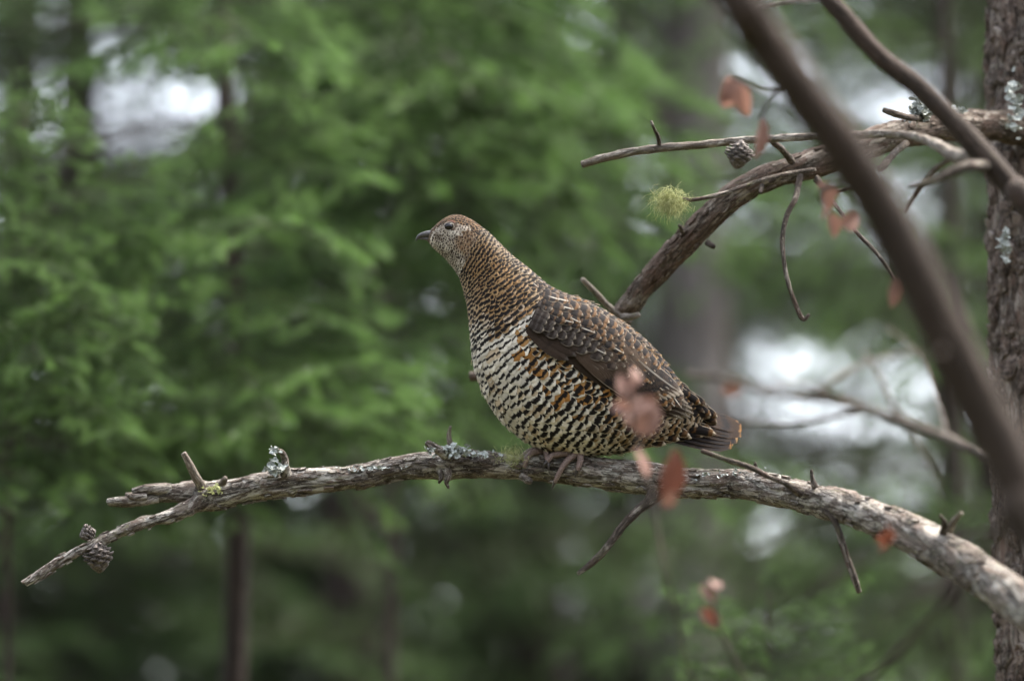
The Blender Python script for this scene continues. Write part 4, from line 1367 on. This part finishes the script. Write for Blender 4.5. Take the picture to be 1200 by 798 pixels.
def build_wing(side):
    g = random.Random(5)
    # base patch: outline of the folded wing
    out = np.array([(618, 365), (626, 352), (645, 350), (670, 353), (700, 366), (735, 388), (765, 415), (792, 450), (812, 478), (806, 492), (780, 482), (745, 466), (705, 444), (665, 420), (636, 402), (621, 385)], float)
    n = len(out)
    cen = out.mean(axis=0)
    V, Fc = [], []
    rings = (1.0, 0.75, 0.5, 0.25)
    pts = np.vstack([cen + (out - cen) * r_ for r_ in rings] + [cen[None]])
    def place(x, y, lift):
        d, c = near_depth(x, y)
        dep = d - lift
        if side < 0:
            dep = 2 * c - dep
        return bird_pt(x, y, dep)
    lift = np.concatenate([np.full(n, 0.0)] + [np.full(n, 3.0)] * (len(rings) - 1) + [[3.0]])
    W3 = place(pts[:, 0], pts[:, 1], lift)
    for r_ in range(len(rings) - 1):
        for i in range(n):
            j = (i + 1) % n
            Fc.append((r_ * n + i, r_ * n + j, (r_ + 1) * n + j, (r_ + 1) * n + i))
    for i in range(n):
        Fc.append(((len(rings) - 1) * n + i, (len(rings) - 1) * n + (i + 1) % n, len(rings) * n))
    wing = obj("wing", mesh("wing", W3, Fc), grouse, M['wing_under'])
    if side > 0:
        wing["label"] = "folded dark brown wing with pale scalloped feather edges"
    def feather(name, root, tip, width, l0, l1, base, bar, edge, par, par2, sweep=0.0, camber=0.12):
        F = Feathers()
        X, Y, lf = flat_feather(root, tip, width, l0, l1, camber, sweep)
        t = g.uniform(0.88, 1.12)
        F.add(place(X, Y, lf), base * t, bar, edge, par, par2, g.random())
        obj(name, F.mesh(name), wing)
    # primaries: dark strip along the lower edge
    tips = [(800, 491), (809, 489), (813, 485), (811, 479), (806, 473), (800, 465)]
    for i in range(6):
        root = (640 + 6 * i, 399 - 3 * i)
        feather("flight_feather", root, tips[i], 17, 5.0 + i * 0.8, 5.5 + i * 1.0, DKBR * 0.85, BLACK, GREYT * 0.8, (0.5, 0.0, 0.07), (0.25, 0.9, 0.25), 0.035)
    # secondaries
    for i in range(9):
        f = i / 8
        root = (665 + 55 * f, 402 + 6 * f - 12 * f)
        tip = (762 + 38 * f, 474 - 12 * f)
        feather("flight_feather", root, tip, 20, 9 + i * 0.5, 9.5 + i * 0.5, mixc(DKBR, BROWN, 0.45), BLACK, GREYT * 1.0, (0.80, 0.05, 0.10), (0.3, 0.12, 0.4), 0.03)
    # smooth dark leading edge from the shoulder
    for i in range(5):
        feather("covert", (618 + 2 * i, 386 - 5 * i), (665 + 9 * i, 422 - 5 * i), 15, 5 + 0.6 * i, 10 + 0.6 * i, DKBR * 1.0, BLACK, GREYB * 0.9, (0.5, 0.0, 0.10), (0, 0.9, 0.25), 0.03)
    # scalloped coverts
    dirv = np.array([0.875, 0.484])
    per = np.array([0.42, -0.91])
    items = []
    for ti, t in enumerate(np.arange(0, 132, 8.6)):
        lo = 3 if t < 25 else 4 + 0.02 * t
        hi = 30 + 0.10 * t if t < 60 else 36 - 0.05 * (t - 60)
        s_ = lo + (5 if ti % 2 else 0)
        while s_ < hi:
            items.append((t, s_))
            s_ += 8.4
    items.sort(key=lambda q: -q[0])
    for t, s_ in items:
        root = np.array([619, 381]) + dirv * t + per * s_
        root += np.array([g.uniform(-1, 1), g.uniform(-1, 1)])
        if t > 20:
            root[1] -= 0.0
        L = 19 + 0.10 * t
        tip = root + dirv * L + per * g.uniform(-2, 2)
        rear = ss(t, 55, 110)
        base = mixc(GREYB * 0.66, mixc(DKBR, BROWN, 0.6 * g.random()), rear)
        edge = mixc(GREYT * 0.62, GREYT * 1.1, g.random() * (0.4 + 0.6 * rear))
        l0 = 9.0 - 0.018 * t
        feather("covert", root, tip, 11.5, l0, l0 + 5.0, base, mixc(BLACK, DKBR, 0.4), edge, (0.62, 0.10, 0.14 - 0.04 * rear), (0.0 if g.random() > 0.15 * rear else 0.7, 0.32, 0.35))
    # scapulars: brown, black-blotched, white shaft streaks, along the edge of the back
    back = np.array([(634, 350), (655, 357), (678, 366), (700, 377), (722, 391), (742, 408), (758, 424), (772, 440), (784, 455)], float)
    rows = []
    for rw in range(4):
        for f in np.linspace(0.0 + 0.025 * rw, 0.98, 17):
            p = cr_eval(back, np.array(f * (len(back) - 1)))
            q = cr_eval(back, np.array(min(f * (len(back) - 1) + 0.6, len(back) - 1.001)))
            d = q - p
            d = d / (np.linalg.norm(d) + 1e-6)
            d = d if np.linalg.norm(d) > 0.5 else np.array([0.62, 0.78])
            nrm = np.array([-d[1], d[0]])
            rows.append((f, p + nrm * (rw * 7.0 - 5), d))
    rows.sort(key=lambda q: -q[0])
    for f, p, d in rows:
        r1 = g.random()
        base = mixc(mixc(DKBR, BROWN, 0.7), TAWNY * 0.7, r1 * (0.25 + 0.55 * f))
        edge = mixc(GREYT * 0.6, GREYT * 1.2, g.random())
        L = 21 + 7 * g.random()
        l0 = 12 - 3.5 * f
        feather("scapular", p, p + d * L + np.array([g.uniform(-2, 2), g.uniform(-2, 2)]), 11, l0, l0 + 3.6, base, BLACK, edge, (0.62, 0.15, 0.10), (0.75 if g.random() < 0.12 else 0.0, 0.36, 0.3), camber=0.2)
build_wing(1)
build_wing(-1)

# ---- tail
def build_tail():
    g = random.Random(9)
    F0 = Feathers()
    n = 8
    root0 = np.array([778.0, 478.0])
    tail = None
    for i in range(n):
        f = i / (n - 1)                      # 0 near and low .. 1 far and high
        tip = np.array([852 + 20 * math.sin(math.pi * min(1, 0.15 + 0.85 * f) * 0.6) - 2 * (i % 2), 522 - 23 * f])
        root = np.array([776 + 8 * f, 511 - 42 * f])
        dep_r = 24 + (f - 0.5) * 22
        dep_t = 36 + (f - 0.5) * 46
        dx, dy = tip - root
        L = math.hypot(dx, dy)
        tdir = np.array([dx, dy]) / L
        wid = 27
        # across direction: mostly depth, tilted so that the near edge is low
        acr = np.array([0.1 * tdir[1], -0.50, 0.86])
        acr /= np.linalg.norm(acr)
        prof = np.interp(GB, [0, .15, .5, .85, .94, 1.0], [0.35, 0.6, 0.95, 1.1, 1.0, 0.6])
        off = GA * prof * wid / 2
        X = root[0] + GB * dx + off * acr[0]
        Y = root[1] + GB * dy + off * acr[1] + 3.0 * np.sin(GB * math.pi)
        Z = dep_r + GB * (dep_t - dep_r) + off * acr[2]
        F = Feathers()
        F.add(bird_pt(X, Y, Z), mixc(DKBR * 0.8, TAWNY * 0.2, 0.4 * g.random()) if i >= 4 else mixc(BLACK, DKBR, g.random()), BLACK, mixc(TAWNY * 0.9, BUFF, 0.3 * (i % 3)), (0.80, 0.05, 0.035), (0.0, 0.22, 0.5), g.random(), 0.3)
        me = F.mesh("tail_feather")
        if tail is None:
            hub = bird_pt(np.array([770., 776, 790, 790, 776]), np.array([478., 464, 468, 500, 505]), np.array([24., 24, 28, 28, 24]))
            tail = obj("tail", mesh("tail", np.vstack([hub, hub + FW * 0.012]), [(0, 1, 2, 3, 4), (9, 8, 7, 6, 5), (0, 5, 6, 1), (1, 6, 7, 2), (2, 7, 8, 3), (3, 8, 9, 4), (4, 9, 5, 0)]), grouse, M['wing_under'])
            tail["label"] = "short blackish tail with a rusty tip band"
        obj("tail_feather", me, tail)
    # upper and under tail coverts
    for i in range(84):
        f = g.random()
        up = i % 2
        a = g.uniform(0, 1)
        if up:
            root = np.array([780 + 36 * a, 442 + 31 * a + g.uniform(0, 12)])
            tip = root + np.array([27, 17]) + np.array([g.uniform(-3, 3), g.uniform(-2, 2)])
        else:
            root = np.array([740 + 66 * a, 506 - 2 * a + g.uniform(-14, 5) * (1 - 0.5 * a)])
            tip = root + np.array([34, 9]) + np.array([g.uniform(-3, 3), g.uniform(-4, 4)])
        dx, dy = tip - root
        L = math.hypot(dx, dy)
        nx, ny = -dy / L, dx / L
        dep = 26 - 42 * f * (1 - 0.6 * a) if not up else 26 - 34 * f * (1 - 0.6 * a)
        off = GA * PROF * 6
        X = root[0] + GB * dx + off * nx
        Y = root[1] + GB * dy + off * ny
        Z = dep + 6 * GB + 3 * GA ** 2
        F = Feathers()
        if up:
            F.add(bird_pt(X, Y, Z), mixc(BROWN, TAWNY * 0.5, g.random()), BLACK, mixc(GREYT, CREAM, g.random()), (0.66, 0.17, 0.10), (0, 0.4, 0.2), g.random())
        else:
            F.add(bird_pt(X, Y, Z), mixc(DKBR, TAWNY * 0.8, g.random() * 0.8), BLACK, mixc(WHITE, BUFF, 0.3 + 0.5 * g.random()), (0.55, 0.22, 0.13), (0, 0.5, 0.05), g.random())
        obj("tail_covert", F.mesh("tail_covert"), tail)
build_tail()

# ---- head parts
def loft(name, rows, mat, parent, sides=14):
    """rows: centre x, y, depth, half height, half width, and the axis direction is taken along the centres (bird px)"""
    rows = np.array(rows, float)
    ang = np.linspace(0, 2 * math.pi, sides, endpoint=False)
    V, Fc = [], []
    for i, r_ in enumerate(rows):
        a = rows[min(i + 1, len(rows) - 1)][:2] - rows[max(i - 1, 0)][:2]
        a /= np.linalg.norm(a) + 1e-9
        nx, ny = -a[1], a[0]
        V.append(bird_pt(r_[0] + nx * r_[3] * np.cos(ang), r_[1] + ny * r_[3] * np.cos(ang), r_[2] + r_[4] * np.sin(ang)))
    n = len(rows)
    for i in range(n - 1):
        for j in range(sides):
            k_ = (j + 1) % sides
            Fc.append((i * sides + j, i * sides + k_, (i + 1) * sides + k_, (i + 1) * sides + j))
    Fc.append(tuple(range(sides)))
    Fc.append(tuple(range((n - 1) * sides, n * sides)))
    return obj(name, mesh(name, np.vstack(V), Fc), parent, M[mat])
bk = loft("beak", [(512, 274.5, 0, 5.8, 6.0), (506, 274.2, 0, 4.6, 4.6), (500, 274.6, 0, 3.9, 3.8), (495, 275.6, 0, 3.2, 3.0), (491.5, 277.0, 0, 2.5, 2.1), (489, 279.0, 0, 1.7, 1.2), (488, 281.2, 0, 0.9, 0.7), (487.8, 283.0, 0, 0.25, 0.25)], 'beak', grouse)
loft("lower_mandible", [(511, 281, 0, 3.4, 4.6), (505, 280.6, 0, 2.6, 3.6), (499, 280.0, 0, 1.9, 2.6), (494, 279.8, 0, 1.2, 1.7), (490.5, 280.2, 0, 0.5, 0.7)], 'beak', bk)

def ball(name, c, r, axes, mat, parent, nu=18, nv=24):
    V, Fc = [], []
    for i in range(nu + 1):
        t = math.pi * i / nu
        for j in range(nv):
            p = 2 * math.pi * j / nv
            V.append((c[0] + r * axes[0] * math.sin(t) * math.cos(p), c[1] + r * axes[1] * math.sin(t) * math.sin(p), c[2] + r * axes[2] * math.cos(t)))
    for i in range(nu):
        for j in range(nv):
            k_ = (j + 1) % nv
            Fc.append((i * nv + j, i * nv + k_, (i + 1) * nv + k_, (i + 1) * nv + j))
    V = np.array(V)
    return obj(name, mesh(name, bird_pt(V[:, 0], V[:, 1], V[:, 2]), Fc), parent, M[mat])
def eye(side):
    d = -17.0 * side
    e = ball("eye", (EYE[0], EYE[1], d), 5.0, (1.04, 0.96, 0.78), 'eye', grouse)
    # eyelid ring, heavier below
    ctrl = []
    for a in np.linspace(0, 2 * math.pi, 17):
        rr = 5.5
        ctrl.append([*bird_pt(np.array(EYE[0] + rr * 1.12 * math.cos(a)), np.array(EYE[1] + rr * 0.92 * math.sin(a)), np.array(d - side * 1.2)), (0.45 + 0.75 * max(0, math.sin(a))) * PX])
    obj("eyelid", tube_world("eyelid", ctrl, 0.0008, 8), e, M['lid'])
    ctrl = [[*bird_pt(np.array(EYE[0] + x), np.array(EYE[1] + y), np.array(d - side * 0.2)), r_ * PX] for x, y, r_ in ((-1, -6.6, 0.25), (2, -6.9, 0.5), (5, -6.0, 0.55), (7.5, -4.2, 0.25))]
    obj("brow", tube_world("brow", ctrl, 0.0008, 8), e, M['comb'])
eye(1)
eye(-1)

# ---- feet gripping the perch
def toe_disp(s, r):
    return r * 0.10 * math.sin(s[0] * 2 * math.pi / 0.0024), 0.0
def foot(toes, leg):
    t = obj("foot", tube_world("foot", [[*bird_pt(np.array(float(x)), np.array(float(y)), np.array(float(z))), r_ * PX] for x, y, z, r_ in leg], 0.0016, 12, toe_disp), grouse, M['skin'])
    for pts in toes:
        o = obj("toe", tube_world("toe", [[*bird_pt(np.array(float(x)), np.array(float(y)), np.array(float(z))), r_ * PX] for x, y, z, r_ in pts], 0.0007, 12, toe_disp), t, M['skin'])
        # claw
        x0, y0, z0, r0 = pts[-1]
        x1, y1, z1, _ = pts[-2]
        dx, dy, dz = x0 - x1, y0 - y1, z0 - z1
        L = math.sqrt(dx * dx + dy * dy + dz * dz)
        dx, dy, dz = dx / L, dy / L, dz / L
        cl = [[*bird_pt(np.array(x0 - dx * 1.5), np.array(y0 - dy * 1.5), np.array(z0 - dz * 1.5)), r0 * 0.9 * PX], [*bird_pt(np.array(x0 + dx * 4), np.array(y0 + dy * 4 + 1), np.array(z0 + dz * 4)), r0 * 0.6 * PX],
              [*bird_pt(np.array(x0 + dx * 7), np.array(y0 + dy * 7 + 2.6), np.array(z0 + dz * 7 + 1)), r0 * 0.18 * PX]]
        obj("claw", tube_world("claw", cl, 0.0006, 8), t, M['claw'])
# perch centre near here is y ~551, depth 0, radius ~17
foot([[(677, 530, -13, 4.2), (667, 537, -17, 3.9), (660, 545, -20, 3.4), (654, 556, -19, 3.0), (650, 564, -16, 2.5)],
      [(679, 530, -13, 4.0), (680, 537, -18, 3.7), (678, 545, -21, 3.2), (676, 550, -21, 2.5)],
      [(675, 530, -10, 4.0), (662, 531, -12, 3.8), (648, 533, -15, 3.4), (641, 540, -18, 2.8)],
      [(682, 529, -6, 3.6), (690, 533, 4, 3.2), (693, 540, 14, 2.6)]],
     [(700, 505, -14, 6), (690, 516, -12, 5.6), (682, 525, -11, 5.2), (677, 531, -11, 4.4)])
foot([[(640, 529, 4, 4.2), (630, 529, -4, 3.9), (621, 532, -11, 3.5), (616, 540, -15, 3.0), (614, 547, -16, 2.4)],
      [(641, 530, 4, 4.0), (640, 530, -6, 3.6), (641, 535, -14, 3.2), (642, 541, -17, 2.6)],
      [(642, 528, 6, 4.0), (630, 527, 6, 3.6), (620, 529, 9, 3.2), (612, 535, 14, 2.6)],
      [(646, 528, 8, 3.6), (653, 532, 15, 3.2), (655, 540, 20, 2.6)]],
     [(665, 505, 12, 6), (655, 516, 9, 5.6), (647, 524, 7, 5.2), (641, 530, 5, 4.4)])
